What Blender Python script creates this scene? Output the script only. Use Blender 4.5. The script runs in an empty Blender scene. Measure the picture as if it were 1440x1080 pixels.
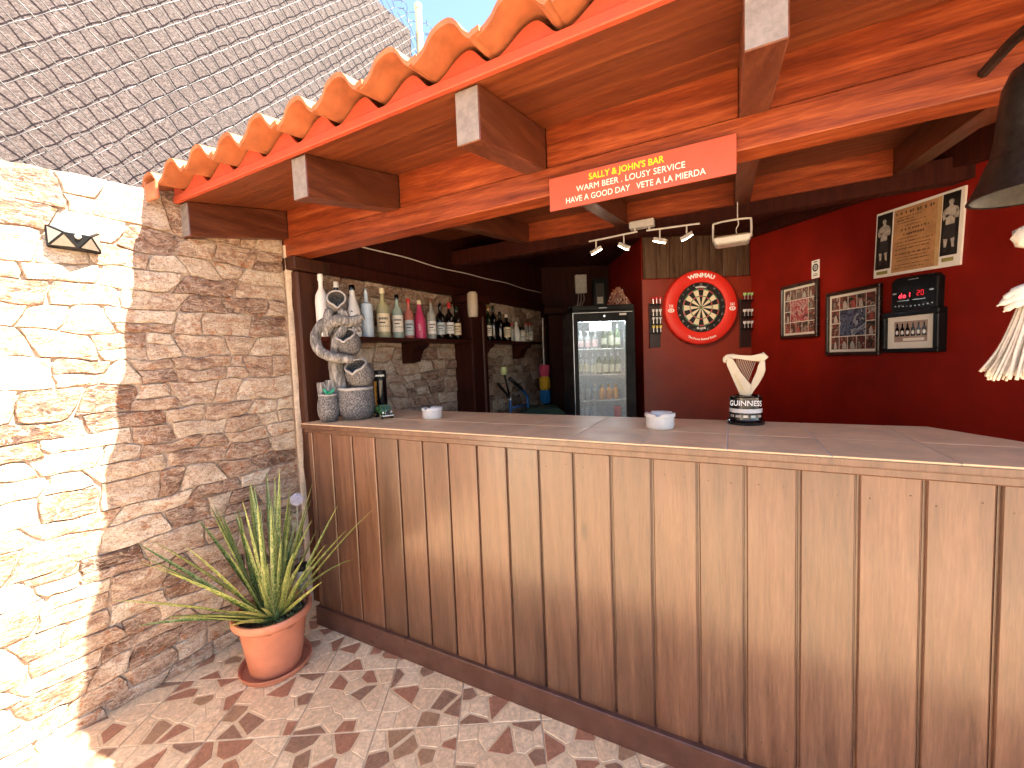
import bpy, bmesh, math, random
from math import sin, cos, pi, radians, sqrt, atan2, exp
from mathutils import Matrix, Vector, noise

# ------------------------------------------------------------------ camera, sky, sun, exposure
S = bpy.context.scene
COL = S.collection
EYE = 1.38
YAW, PITCH, ROLL = 0.0286, 0.0625, -0.0384
fw = Vector((sin(YAW)*cos(PITCH), cos(YAW)*cos(PITCH), -sin(PITCH)))
r0 = Vector((cos(YAW), -sin(YAW), 0)); u0 = r0.cross(fw)
rt = r0*cos(ROLL) + u0*sin(ROLL); up = rt.cross(fw)
cam = bpy.data.cameras.new('camera'); camo = bpy.data.objects.new('camera', cam); COL.objects.link(camo)
cam.sensor_width = 36; cam.lens = 36*582/1440; cam.clip_start = .03; cam.clip_end = 600
camo.matrix_world = Matrix(((rt.x, up.x, -fw.x, 0), (rt.y, up.y, -fw.y, 0), (rt.z, up.z, -fw.z, EYE), (0, 0, 0, 1)))
S.camera = camo
A_BAR, A_WALL = 0.5157, 0.5716                  # plan angles of the bar front and of the stone wall
wn = Vector((cos(A_WALL), -sin(A_WALL), 0)); wd = Vector((sin(A_WALL), cos(A_WALL), 0))
tosun = (Vector((0, 0, 1)) + .65*wn + .205*wd).normalized()
world = bpy.data.worlds.new('World'); S.world = world; world.use_nodes = True
wnt = world.node_tree; bg = wnt.nodes['Background']
sky = wnt.nodes.new('ShaderNodeTexSky'); sky.sky_type = 'NISHITA'; sky.sun_disc = False
sky.sun_elevation = math.asin(tosun.z); sky.sun_rotation = atan2(tosun.x, tosun.y)
sky.air_density = 1.0; sky.dust_density = .6; sky.ozone_density = 1.0
wnt.links.new(sky.outputs[0], bg.inputs[0]); bg.inputs[1].default_value = .07
sl = bpy.data.lights.new('sun', 'SUN'); sl.energy = 4.8; sl.angle = radians(.5); sl.color = (1, .90, .74)
so = bpy.data.objects.new('sun', sl); COL.objects.link(so); so.location = (3, -1, 6)
so.rotation_euler = (-tosun).to_track_quat('-Z', 'Y').to_euler()
S.view_settings.view_transform = 'Standard'; S.view_settings.look = 'None'
S.view_settings.exposure = 3.0; S.view_settings.gamma = 1; S.view_settings.use_curve_mapping = False

S.cycles.max_bounces = 7; S.cycles.diffuse_bounces = 5; S.cycles.glossy_bounces = 3; S.cycles.transmission_bounces = 4; S.cycles.transparent_max_bounces = 8
S.cycles.caustics_reflective = False; S.cycles.caustics_refractive = False
BAR = Matrix.Rotation(-A_BAR, 4, 'Z')                                   # local (u along the counter, v inwards, z)
WAL = Matrix.Translation(wn*-2.2768) @ Matrix.Rotation(-A_WALL, 4, 'Z') # local (off the face, s along the wall, z)
WLD = Matrix.Identity(4)
T = Matrix.Translation
def RZ(a): return Matrix.Rotation(a, 4, 'Z')
def RX(a): return Matrix.Rotation(a, 4, 'X')
def RY(a): return Matrix.Rotation(a, 4, 'Y')
rnd = random.Random(11)

# ------------------------------------------------------------------ object helpers
def put(o, M):
    o.matrix_world = M
def thing(name, label, cat, M=WLD, group=None):
    o = bpy.data.objects.new(name, None); COL.objects.link(o); o.empty_display_size = .1
    o.matrix_world = M; o['label'] = label; o['category'] = cat
    if group: o['group'] = group
    return o
def tag(o, label, cat, group=None):
    o['label'] = label; o['category'] = cat
    if group: o['group'] = group
    return o
def obj(name, bm, mats, parent=None, M=None, smooth=False, kind=None):
    me = bpy.data.meshes.new(name)
    bmesh.ops.recalc_face_normals(bm, faces=bm.faces)
    bm.to_mesh(me); bm.free()
    for m in (mats if isinstance(mats, (list, tuple)) else [mats]): me.materials.append(m)
    if smooth is True: me.polygons.foreach_set('use_smooth', [True]*len(me.polygons))
    elif smooth: me.polygons.foreach_set('use_smooth', [True]*len(me.polygons)); me.set_sharp_from_angle(angle=radians(smooth))
    return inst(name, me, parent, M, kind)
def inst(name, me, parent=None, M=None, kind=None):
    o = bpy.data.objects.new(name, me); COL.objects.link(o)
    if parent is not None:
        o.parent = parent
        if M is not None: o.matrix_local = M
    elif M is not None: o.matrix_world = M
    if kind: o['kind'] = kind
    return o
def B(): return bmesh.new()
def box(bm, x0, x1, y0, y1, z0, z1, bev=0, mi=0, M=None):
    vs = [bm.verts.new((x, y, z)) for x in (x0, x1) for y in (y0, y1) for z in (z0, z1)]
    fs = [bm.faces.new([vs[i] for i in q]) for q in ((0,1,3,2),(4,6,7,5),(0,4,5,1),(2,3,7,6),(0,2,6,4),(1,5,7,3))]
    for f in fs: f.material_index = mi
    allv = vs
    if bev:
        es = list({e for f in fs for e in f.edges})
        r = bmesh.ops.bevel(bm, geom=es, offset=bev, segments=1, profile=.5, affect='EDGES')
        for f in r['faces']: f.material_index = mi
        allv = list({v for f in r['faces'] for v in f.verts})
    if M is not None: bmesh.ops.transform(bm, matrix=M, verts=allv)
    return allv
def hexa(bm, pts, mi=0):
    """8 corners: bottom 4 (ccw) then top 4"""
    v = [bm.verts.new(p) for p in pts]
    for q in ((3,2,1,0),(4,5,6,7),(0,1,5,4),(1,2,6,5),(2,3,7,6),(3,0,4,7)):
        f = bm.faces.new([v[i] for i in q]); f.material_index = mi
    return v
def lathe(bm, prof, seg=24, c=(0,0,0), M=None, mi=0, sx=1, sy=1, caps=True, fn=None):
    rings = []
    for r, z in prof:
        ring = []
        for i in range(seg):
            a = 2*pi*i/seg; rr = r*(fn(a, z) if fn else 1)
            p = Vector((c[0]+rr*sx*cos(a), c[1]+rr*sy*sin(a), c[2]+z))
            ring.append(bm.verts.new(M @ p if M is not None else p))
        rings.append(ring)
    for a, b in zip(rings, rings[1:]):
        for i in range(seg):
            f = bm.faces.new((a[i], a[(i+1)%seg], b[(i+1)%seg], b[i])); f.material_index = mi
    if caps:
        for ring in (rings[0], rings[-1]):
            try: f = bm.faces.new(ring); f.material_index = mi
            except ValueError: pass
    return rings
def tube(bm, pts, rad, seg=6, mi=0, M=None, caps=True, flat=1):
    pts = [Vector(p) for p in pts]; n = len(pts)
    if not isinstance(rad, (list, tuple)): rad = [rad]*n
    t0 = (pts[1]-pts[0]).normalized()
    nrm = t0.orthogonal().normalized(); rings = []
    for i, p in enumerate(pts):
        t = (pts[min(i+1, n-1)]-pts[max(i-1, 0)]).normalized()
        nrm = (nrm - t*nrm.dot(t)).normalized(); bi = t.cross(nrm); ring = []
        for k in range(seg):
            a = 2*pi*k/seg; q = p + (nrm*cos(a) + bi*sin(a)*flat)*rad[i]
            ring.append(bm.verts.new(M @ q if M is not None else q))
        rings.append(ring)
    for a, b in zip(rings, rings[1:]):
        for k in range(seg):
            f = bm.faces.new((a[k], a[(k+1)%seg], b[(k+1)%seg], b[k])); f.material_index = mi
    if caps:
        for ring in (rings[0], rings[-1]):
            f = bm.faces.new(ring); f.material_index = mi
    return rings
def prism(bm, poly, d0, d1, mi=0, M=None, bev=0):
    """polygon in local xy, extruded along local z"""
    old = set(bm.verts)
    a = [bm.verts.new((x, y, d0)) for x, y in poly]; b = [bm.verts.new((x, y, d1)) for x, y in poly]
    n = len(poly); fs = [bm.faces.new(a[::-1]), bm.faces.new(b)]
    for i in range(n): fs.append(bm.faces.new((a[i], a[(i+1)%n], b[(i+1)%n], b[i])))
    for f in fs: f.material_index = mi
    if bev:
        r = bmesh.ops.bevel(bm, geom=list(fs[1].edges)+list(fs[0].edges), offset=bev, segments=2, profile=.5, affect='EDGES')
        for f in r['faces']: f.material_index = mi
    if M is not None: bmesh.ops.transform(bm, matrix=M, verts=[v for v in bm.verts if v not in old])
def smoothpath(pts, n=6):
    P = [Vector(p) for p in pts]; out = []
    for i in range(len(P)-1):
        p0, p1, p2, p3 = P[max(i-1,0)], P[i], P[i+1], P[min(i+2,len(P)-1)]
        for k in range(n):
            t = k/n
            out.append(.5*((2*p1)+(p2-p0)*t+(2*p0-5*p1+4*p2-p3)*t*t+(3*p1-p0-3*p2+p3)*t**3))
    out.append(P[-1]); return out
XZ = Matrix(((1,0,0,0),(0,0,-1,0),(0,1,0,0),(0,0,0,1)))   # local xy -> x,z plane, extrude towards -y
def text_mesh(s, size, bold=0., ext=.0004, align='CENTER', sp=1.0):
    cu = bpy.data.curves.new('txt', 'FONT'); cu.body = s; cu.size = size; cu.align_x = align; cu.align_y = 'CENTER'
    cu.extrude = ext; cu.offset = bold; cu.space_character = sp; cu.resolution_u = 3
    o = bpy.data.objects.new('txt', cu); COL.objects.link(o)
    dg = bpy.context.evaluated_depsgraph_get(); dg.update()
    me = bpy.data.meshes.new_from_object(o.evaluated_get(dg)); bpy.data.objects.remove(o); bpy.data.curves.remove(cu)
    return me
def text(name, s, size, m, parent, M, bold=0., sp=1.0, fn=None, sx=1.0):
    me = text_mesh(s, size, bold, sp=sp); me.materials.clear(); me.materials.append(m); me.name = name
    for v in me.vertices:
        p = Vector((v.co.x*sx, v.co.y, v.co.z)); v.co = fn(p) if fn else p
    return inst(name, me, parent, M)

# ------------------------------------------------------------------ materials
class NT:
    def __init__(s, name):
        s.m = bpy.data.materials.new(name); s.m.use_nodes = True; s.t = s.m.node_tree; s.p = s.t.nodes['Principled BSDF']
    def n(s, typ, **kw):
        nd = s.t.nodes.new(typ)
        for k, v in kw.items():
            if isinstance(k, str) and hasattr(nd, k): setattr(nd, k, v)
        return nd
    def l(s, a, b): s.t.links.new(a, b)
    def coord(s, rand=0., kind='Object', scale=(1,1,1)):
        tc = s.n('ShaderNodeTexCoord'); out = tc.outputs[kind]
        if rand:
            oi = s.n('ShaderNodeObjectInfo'); mu = s.n('ShaderNodeMath', operation='MULTIPLY'); mu.inputs[1].default_value = rand
            s.l(oi.outputs['Random'], mu.inputs[0]); cx = s.n('ShaderNodeCombineXYZ')
            for i in range(3): s.l(mu.outputs[0], cx.inputs[i])
            ad = s.n('ShaderNodeVectorMath', operation='ADD'); s.l(out, ad.inputs[0]); s.l(cx.outputs[0], ad.inputs[1]); out = ad.outputs[0]
        if scale != (1,1,1):
            mp = s.n('ShaderNodeMapping'); mp.inputs['Scale'].default_value = scale; s.l(out, mp.inputs[0]); out = mp.outputs[0]
        return out
    def noise(s, co, scale, detail=4, rough=.6, dist=0.):
        nd = s.n('ShaderNodeTexNoise'); nd.inputs['Scale'].default_value = scale; nd.inputs['Detail'].default_value = detail
        nd.inputs['Roughness'].default_value = rough; nd.inputs['Distortion'].default_value = dist; s.l(co, nd.inputs['Vector']); return nd.outputs[0]
    def ramp(s, f, stops, interp='LINEAR'):
        r = s.n('ShaderNodeValToRGB'); r.color_ramp.interpolation = interp; el = r.color_ramp.elements
        while len(el) < len(stops): el.new(.5)
        for e, (p, c) in zip(el, stops): e.position = p; e.color = (*c, 1) if len(c) == 3 else c
        s.l(f, r.inputs[0]); return r.outputs[0]
    def mix(s, f, a, b, typ='MIX'):
        nd = s.n('ShaderNodeMix', data_type='RGBA', blend_type=typ)
        for i, v in ((0, f), (6, a), (7, b)):
            if hasattr(v, 'links') or hasattr(v, 'is_linked'): s.l(v, nd.inputs[i])
            else: nd.inputs[i].default_value = v if i == 0 else (*v, 1)
        return nd.outputs[2]
    def math(s, op, a, b=0.):
        nd = s.n('ShaderNodeMath', operation=op)
        for i, v in ((0, a), (1, b)):
            if hasattr(v, 'is_linked'): s.l(v, nd.inputs[i])
            else: nd.inputs[i].default_value = v
        return nd.outputs[0]
    def bump(s, h, strength=.3, dist=.01):
        b = s.n('ShaderNodeBump'); b.inputs['Strength'].default_value = strength; b.inputs['Distance'].default_value = dist
        s.l(h, b.inputs['Height']); s.l(b.outputs[0], s.p.inputs['Normal'])
    def rand(s): return s.n('ShaderNodeObjectInfo').outputs['Random']
def plain(name, c, rough=.5, metal=0., var=.12, scale=30, bump=0., spec=.5, coat=0.):
    """colour with a little uneven wear so nothing is perfectly flat"""
    k = NT(name); co = k.coord(3.)
    f = k.noise(co, scale, 3, .65)
    k.l(k.ramp(f, ((.3, tuple(x*(1-var) for x in c)), (.7, tuple(min(1, x*(1+var)) for x in c)))), k.p.inputs['Base Color'])
    k.l(k.ramp(k.noise(co, scale*.4, 2), ((.3, (rough*.8,)*3), (.75, (min(1, rough*1.25),)*3))), k.p.inputs['Roughness'])
    k.p.inputs['Metallic'].default_value = metal; k.p.inputs['Specular IOR Level'].default_value = spec
    k.p.inputs['Coat Weight'].default_value = coat
    if bump: k.bump(f, bump, .004)
    return k.m
def wood(name, dark, mid, light, axis, rough=.4, bump=.25, grain=1., knots=True, spec=.5, coat=0.):
    k = NT(name); sc = [1, 1, 1]; sc[axis] = .07
    co = k.coord(17.); mp = k.n('ShaderNodeMapping'); mp.inputs['Scale'].default_value = sc; k.l(co, mp.inputs[0]); g = mp.outputs[0]
    n1 = k.noise(g, 22*grain, 3, .6, 1.2); n2 = k.noise(g, 170*grain, 2, .7, .3); n3 = k.noise(co, 2.3, 2, .5)
    wv = k.n('ShaderNodeTexWave', wave_type='BANDS', bands_direction='DIAGONAL'); wv.inputs['Scale'].default_value = 9*grain
    wv.inputs['Distortion'].default_value = 9; wv.inputs['Detail'].default_value = 3; wv.inputs['Detail Scale'].default_value = 1.2; k.l(g, wv.inputs[0])
    f = k.math('ADD', k.math('MULTIPLY', n1, .42), k.math('ADD', k.math('MULTIPLY', n2, .48), k.math('MULTIPLY', wv.outputs[1], .10)))
    c = k.ramp(f, ((.3, dark), (.5, mid), (.7, light)))
    c = k.mix(1., c, k.ramp(n3, ((.3, (.80, .79, .78)), (.7, (1.1, 1.09, 1.08)))), 'MULTIPLY')
    r = k.rand(); c = k.mix(1., c, k.ramp(r, ((0, (.78, .78, .79)), (1, (1.16, 1.14, 1.12)))), 'MULTIPLY')
    if knots:
        sc2 = [2.6, 2.6, 2.6]; sc2[axis] = .9
        m2 = k.n('ShaderNodeMapping'); m2.inputs['Scale'].default_value = sc2; k.l(co, m2.inputs[0])
        vo = k.n('ShaderNodeTexVoronoi'); vo.inputs['Scale'].default_value = 2.2; k.l(m2.outputs[0], vo.inputs[0])
        kn = k.ramp(vo.outputs['Distance'], ((0., (0, 0, 0)), (.05, (.3, .3, .3)), (.10, (1, 1, 1))))
        c = k.mix(1., c, k.ramp(kn, ((0, (.35, .3, .28)), (1, (1, 1, 1)))), 'MULTIPLY')
    k.l(c, k.p.inputs['Base Color'])
    k.l(k.ramp(n1, ((.3, (rough*.8,)*3), (.7, (min(1, rough*1.3),)*3))), k.p.inputs['Roughness'])
    k.p.inputs['Specular IOR Level'].default_value = spec; k.p.inputs['Coat Weight'].default_value = coat; k.p.inputs['Coat Roughness'].default_value = .2
    k.bump(f, bump, .003); return k.m
def stone(name, tones, grey=.0, bump=1., scale=1.):
    k = NT(name); co = k.coord(9.); st = k.n('ShaderNodeMapping'); st.inputs['Scale'].default_value = (1, .55, 1.35); k.l(co, st.inputs[0]); g = st.outputs[0]
    n1 = k.noise(g, 9*scale, 5, .66, .9); n2 = k.noise(g, 42*scale, 4, .72, 1.2); n3 = k.noise(co, 150*scale, 2, .7)
    f = k.math('ADD', k.math('MULTIPLY', n1, .52), k.math('ADD', k.math('MULTIPLY', n2, .46), k.math('MULTIPLY', k.math('SUBTRACT', k.rand(), .4), .24)))
    c = k.ramp(f, tones)
    rust = k.ramp(k.noise(co, 14*scale, 6, .7, 1.4), ((.54, (0, 0, 0)), (.64, (1, 1, 1))))
    c = k.mix(k.math('MULTIPLY', rust, .72), c, (.30, .115, .045))
    vein = k.ramp(k.math('ABSOLUTE', k.math('SUBTRACT', k.noise(g, 17*scale, 4, .6, 1.6), .5)), ((.0, (1, 1, 1)), (.035, (0, 0, 0))))
    c = k.mix(k.math('MULTIPLY', vein, .5), c, (.64, .56, .47))
    crack = k.ramp(k.math('ABSOLUTE', k.math('SUBTRACT', k.noise(g, 11*scale, 4, .7, 2.2), .47)), ((.0, (.45, .36, .3)), (.02, (1, 1, 1))))
    c = k.mix(.8, c, crack, 'MULTIPLY')
    pit = k.ramp(n3, ((.30, (.5, .45, .41)), (.48, (1.06, 1.06, 1.06))))
    c = k.mix(.95, c, pit, 'MULTIPLY')
    k.l(c, k.p.inputs['Base Color']); k.p.inputs['Roughness'].default_value = .82; k.p.inputs['Specular IOR Level'].default_value = .25
    h = k.math('ADD', k.math('MULTIPLY', n1, .6), k.math('ADD', k.math('MULTIPLY', n2, .45), k.math('MULTIPLY', n3, .12)))
    k.bump(h, bump, .018); return k.m
def emis(name, c, st):
    k = NT(name); k.p.inputs['Base Color'].default_value = (*c, 1); k.p.inputs['Emission Color'].default_value = (*c, 1); k.p.inputs['Emission Strength'].default_value = st; return k.m
def glass(name, tint, amount=.85, rough=.05, dirt=0.):
    k = NT(name); tr = k.n('ShaderNodeBsdfTransparent'); tr.inputs[0].default_value = (*tint, 1)
    gl = k.n('ShaderNodeBsdfGlossy'); gl.inputs['Roughness'].default_value = rough
    fr = k.n('ShaderNodeLayerWeight'); fr.inputs[0].default_value = .5
    mx = k.n('ShaderNodeMixShader'); k.l(k.math('ADD', k.math('MULTIPLY', k.math('POWER', fr.outputs['Facing'], 5.), .7), .015), mx.inputs[0]); k.l(tr.outputs[0], mx.inputs[1]); k.l(gl.outputs[0], mx.inputs[2])
    m2 = k.n('ShaderNodeMixShader'); k.p.inputs['Base Color'].default_value = (*tint, 1); k.p.inputs['Roughness'].default_value = .3
    if dirt:
        co = k.coord(); f = k.math('ADD', k.math('MULTIPLY', k.ramp(k.noise(co, 90, 4, .75), ((.45, (0,)*3), (.62, (1,)*3))), dirt), 1-amount); k.l(f, m2.inputs[0])
        k.p.inputs['Base Color'].default_value = (.75, .78, .8, 1)
    else: m2.inputs[0].default_value = 1-amount
    k.l(mx.outputs[0], m2.inputs[1]); k.l(k.p.outputs[0], m2.inputs[2])
    k.l(m2.outputs[0], k.t.nodes['Material Output'].inputs[0]); return k.m

TONES = ((.32, (.095, .058, .043)), (.41, (.22, .135, .096)), (.48, (.34, .235, .17)), (.54, (.43, .325, .24)), (.61, (.51, .42, .325)), (.70, (.62, .55, .46)))
m_stone = stone('wall_stone', TONES)
m_mortar = plain('mortar', (.40, .305, .23), .9, var=.3, scale=60, bump=.5)
m_edge = plain('render_edge', (.62, .50, .38), .85, var=.2, scale=50, bump=.5)
m_plank = wood('counter_plank_stain', (.062, .026, .014), (.112, .051, .029), (.165, .084, .050), 2, .36, .3, spec=.6, coat=.8)
m_skirt = plain('skirting_brown', (.085, .038, .028), .34, var=.25, scale=18)
m_ctile = plain('counter_tile', (.74, .49, .285), .45, var=.14, scale=9, spec=.35)
m_grout = plain('grout', (.62, .52, .42), .8, var=.12)
m_rafter = wood('mahogany_rafter', (.05, .014, .007), (.095, .027, .012), (.15, .047, .021), 1, .38, .3)
m_board = wood('mahogany_board', (.10, .015, .004), (.24, .043, .010), (.42, .10, .026), 0, .42, .35)
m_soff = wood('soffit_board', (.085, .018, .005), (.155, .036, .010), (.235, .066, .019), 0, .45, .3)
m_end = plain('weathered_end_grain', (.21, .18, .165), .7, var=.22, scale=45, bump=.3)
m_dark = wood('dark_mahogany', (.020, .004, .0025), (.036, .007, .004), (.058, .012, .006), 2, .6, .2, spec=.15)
m_post = wood('post_wood', (.026, .009, .005), (.045, .015, .008), (.07, .026, .013), 2, .5, .3, spec=.25)
m_terra = plain('roof_tile_clay', (.38, .125, .05), .6, var=.28, scale=11, bump=.15)
m_fascia = plain('red_masonry_paint', (.42, .062, .025), .6, var=.12, scale=24, bump=.2)
m_redwall = plain('red_wall_paint', (.205, .0085, .0035), .55, var=.2, scale=3.2, spec=.15, bump=.25)
m_black = plain('black_plastic', (.0045, .0045, .005), .4, var=.2, spec=.25)
m_white = plain('white_enamel', (.62, .61, .59), .25, var=.04)
m_paper = plain('paper_white', (.86, .83, .79), .6, var=.04)
m_steel = plain('brushed_metal', (.55, .55, .55), .35, 1., var=.1)
m_chrome = plain('chrome', (.75, .75, .74), .15, 1., var=.05)
m_gold = plain('gold', (.62, .43, .14), .3, 1.)

# ================================================================== THE SETTING
# ---- ground and patio floor
g = B(); box(g, -60, 60, -60, 60, -.3, -.014)
ground = obj('ground', g, plain('ground_screed', (.44, .32, .22), .8, var=.2, scale=3), kind='structure')
k = NT('tile_cream'); co = k.coord(5.); n1 = k.noise(co, 16, 4, .7, .5); n2 = k.noise(co, 120, 2, .7)
c = k.ramp(n1, ((.3, (.62, .44, .265)), (.55, (.75, .57, .365)), (.75, (.80, .64, .44))))
k.l(k.mix(.5, c, k.ramp(n2, ((.35, (.75, .7, .66)), (.55, (1, 1, 1)))), 'MULTIPLY'), k.p.inputs['Base Color']); k.p.inputs['Roughness'].default_value = .34; k.bump(n2, .12, .003)
m_cream = k.m
def shard(name, c):
    k = NT(name); co = k.coord(7.); n1 = k.noise(co, 55, 3, .75, .6)
    k.l(k.ramp(n1, ((.3, tuple(x*.72 for x in c)), (.5, c), (.72, tuple(min(1, x*1.35) for x in c)))), k.p.inputs['Base Color']); k.p.inputs['Roughness'].default_value = .36; k.bump(n1, .15, .003); return k.m
m_sh = [shard('shard_red_brown', (.37, .175, .105)), shard('shard_dark_brown', (.29, .165, .105)), shard('shard_umber', (.36, .215, .125))]
m_shc = [shard('shard_cream', (.75, .56, .365)), shard('shard_sand', (.70, .50, .315))]
m_tgrout = plain('tile_grout', (.68, .54, .38), .8, var=.15)
def clip(poly, nx, ny, d):
    out = []
    for i in range(len(poly)):
        p, q = poly[i], poly[(i+1) % len(poly)]; a = p[0]*nx+p[1]*ny-d; b = q[0]*nx+q[1]*ny-d
        if a <= 0: out.append(p)
        if (a < 0) != (b < 0): t = a/(a-b); out.append((p[0]+(q[0]-p[0])*t, p[1]+(q[1]-p[1])*t))
    return out
PT = .314; HT = PT/2-.0022
def tile_mesh(seed):
    R = random.Random(seed); bm = B(); box(bm, -HT, HT, -HT, HT, -.012, 0, .0012)
    pts = []
    while len(pts) < 17:
        p = (R.uniform(-HT, HT), R.uniform(-HT, HT)); 
        if all((p[0]-q[0])**2+(p[1]-q[1])**2 > .045**2 for q in pts): pts.append(p)
    bl = []
    for i, p in enumerate(pts):
        brown = R.random() < .52 and all((p[0]-q[0])**2+(p[1]-q[1])**2 > .066**2 for q in bl)
        if brown: bl.append(p)
        w = (.93 if brown else 1.0)
        poly = [(-HT+.0012, -HT+.0012), (HT-.0012, -HT+.0012), (HT-.0012, HT-.0012), (-HT+.0012, HT-.0012)]
        for j, q in enumerate(pts):
            if i == j: continue
            dx, dy = q[0]-p[0], q[1]-p[1]; L = sqrt(dx*dx+dy*dy); nx, ny = dx/L, dy/L
            poly = clip(poly, nx, ny, (p[0]+q[0])/2*nx+(p[1]+q[1])/2*ny-(.0075 if brown else .0026))
            if len(poly) < 3: break
        if len(poly) < 3: continue
        mi = 1+R.choice((0, 0, 1, 2)) if brown else 4+R.choice((0, 1))
        cx = sum(x for x, y in poly)/len(poly); cy = sum(y for x, y in poly)/len(poly)
        lo = [bm.verts.new((x, y, .0002)) for x, y in poly]
        hi = [bm.verts.new((cx+(x-cx)*.965, cy+(y-cy)*.965, .0016)) for x, y in poly]
        n = len(poly); f = bm.faces.new(hi); f.material_index = mi
        for a in range(n): f = bm.faces.new((lo[a], lo[(a+1)%n], hi[(a+1)%n], hi[a])); f.material_index = mi
    me = bpy.data.meshes.new('floor_tile'); bmesh.ops.recalc_face_normals(bm, faces=bm.faces); bm.to_mesh(me); bm.free()
    for m in [m_cream]+m_sh+m_shc: me.materials.append(m)
    return me
TM = [tile_mesh(s) for s in (3, 5, 8, 13, 21)]
g = B(); box(g, -2.75, 1.75, -1.0, 2.52, -.013, -.0035)
floor = obj('floor', g, m_tgrout, kind='structure')
for i in range(-8, 5):
    for j in range(-7, 3):
        cx, cy = .106+PT*(i+.5), 1.49+PT*(j+.5)
        if cx < -2.7 or cy > 2.5: continue
        uw = (Vector((cx, cy, 0))).dot(wn)
        if uw < -2.2768-.25: continue
        inst('floor_tile', rnd.choice(TM), floor, T((cx, cy, rnd.uniform(-.0004, .0004))) @ RZ(rnd.choice((0, pi/2, pi, -pi/2))) @ RX(rnd.uniform(-.0015, .0015)))

# ---- stone facing
def wob(x, sd): return .5*noise.noise((x*2.3, sd*7.1, 0))+.3*noise.noise((x*6.1, sd*3.7, 5))+.14*noise.noise((x*17, sd*2.3, 9))
def stone_mesh(poly, R, joint, proud, flat):
    n = len(poly); cx = sum(p[0] for p in poly)/n; cy = sum(p[1] for p in poly)/n
    tx, ty = R.uniform(-.045, .045)*flat, R.uniform(-.04, .04)*flat; sd = R.uniform(0, 99)
    rad = [max(.012, sqrt((p[0]-cx)**2+(p[1]-cy)**2)) for p in poly]
    bm = B(); rings = []
    for lev in range(5):
        ring = []
        for (x, y), rr in zip(poly, rad):
            ins = (joint, joint+.0008, joint+.0045, 0, 0)[lev]; sc = 1-ins/rr if lev < 3 else (1-(joint+.0045)/rr)*(.74, .40)[lev-3]
            px, py = cx+(x-cx)*sc, cy+(y-cy)*sc
            d = (-.03, .001, .85*proud, proud, proud)[lev]
            if lev >= 2: d += (px-cx)*tx+(py-cy)*ty + flat*(.006*noise.noise((px*9, py*14, sd))+.0045*noise.noise((px*28, py*34, sd)))
            ring.append(bm.verts.new((d, px, py)))
        rings.append(ring)
    for a, b in zip(rings, rings[1:]):
        for i in range(n): bm.faces.new((a[i], a[(i+1)%n], b[(i+1)%n], b[i]))
    c = bm.verts.new((proud+flat*.006*noise.noise((cx*9, cy*14, sd)), cx, cy))
    for i in range(n): bm.faces.new((rings[-1][i], rings[-1][(i+1)%n], c))
    return bm
def stones(parent, s0, s1, z0, z1, seed, topfn=None, hmin=.058, hmax=.122, wmin=.08, wmax=.24, joint=.0007, proud=.008, flat=1., join=False):
    allm = B() if join else None
    R = random.Random(seed); rows = [z0]
    while rows[-1] < z1-.03: rows.append(rows[-1]+R.uniform(hmin, hmax))
    rows[-1] = z1
    def yk(k, s):
        if k == 0: return z0
        if k == len(rows)-1: return topfn(s) if topfn else z1
        return rows[k]+.055*wob(s, k+seed)
    for k in range(len(rows)-1):
        h = rows[k+1]-rows[k]; xs = [s0]
        while xs[-1] < s1-wmin*.8: xs.append(xs[-1]+R.uniform(wmin, wmax)*(1 if h > .09 else 1.1))
        xs[-1] = s1
        lean = [0]+[R.uniform(-.03, .03) for _ in xs[1:-1]]+[0]
        for a in range(len(xs)-1):
            parts = [(0., 1.)]
            if h > .10 and R.random() < .3: c = R.uniform(.38, .62); parts = [(0., c), (c, 1.)]
            for t0, t1 in parts:
                def edge(i, t): return xs[i]+lean[i]*(t-.5)*2+.012*noise.noise((xs[i]*5, t*3+k, seed))*(0 if i in (0, len(xs)-1) else 1)
                def P(sx, t): 
                    s = sx; return (s, yk(k, s)+(yk(k+1, s)-yk(k, s))*(t+(.08*noise.noise((s*8, k, 3)) if 0 < t < 1 else 0)))
                w = xs[a+1]-xs[a]; m = max(3, int(w/.028)); q = max(2, int(h*(t1-t0)/.03)); poly = []
                for i in range(m): e0, e1 = edge(a, t0), edge(a+1, t0); poly.append(P(e0+(e1-e0)*i/m, t0))
                for i in range(q): t = t0+(t1-t0)*i/q; poly.append(P(edge(a+1, t), t))
                for i in range(m): e0, e1 = edge(a, t1), edge(a+1, t1); poly.append(P(e1+(e0-e1)*i/m, t1))
                for i in range(q): t = t1+(t0-t1)*i/q; poly.append(P(edge(a, t), t))
                n = len(poly); cx = sum(p[0] for p in poly)/n; cy = sum(p[1] for p in poly)/n
                for ci in (0, m, m+q, 2*m+q):          # round the corners
                    p = poly[ci]; kk = R.uniform(.02, .09); poly[ci] = (p[0]+(cx-p[0])*kk, p[1]+(cy-p[1])*kk)
                poly = [(x+R.uniform(-.002, .002), y+R.uniform(-.002, .002)) for x, y in poly]
                sm = stone_mesh(poly, R, joint, proud*R.uniform(.6, 1.3), flat)
                if join:
                    tmp = bpy.data.meshes.new('tmp'); sm.to_mesh(tmp); sm.free(); allm.from_mesh(tmp); bpy.data.meshes.remove(tmp)
                else: obj('stone', sm, m_stone, parent, Matrix.Identity(4), smooth=40)
    if join: obj('stone_field', allm, m_stone, parent, Matrix.Identity(4), smooth=40, kind='stuff')
def wall_top(s): return 2.13+.035*sin(s*3.2-.6)+.03*wob(s, 3)+(.0 if s < .75 else min(.12, (s-.75)*.3))
W_END = 1.371
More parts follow.
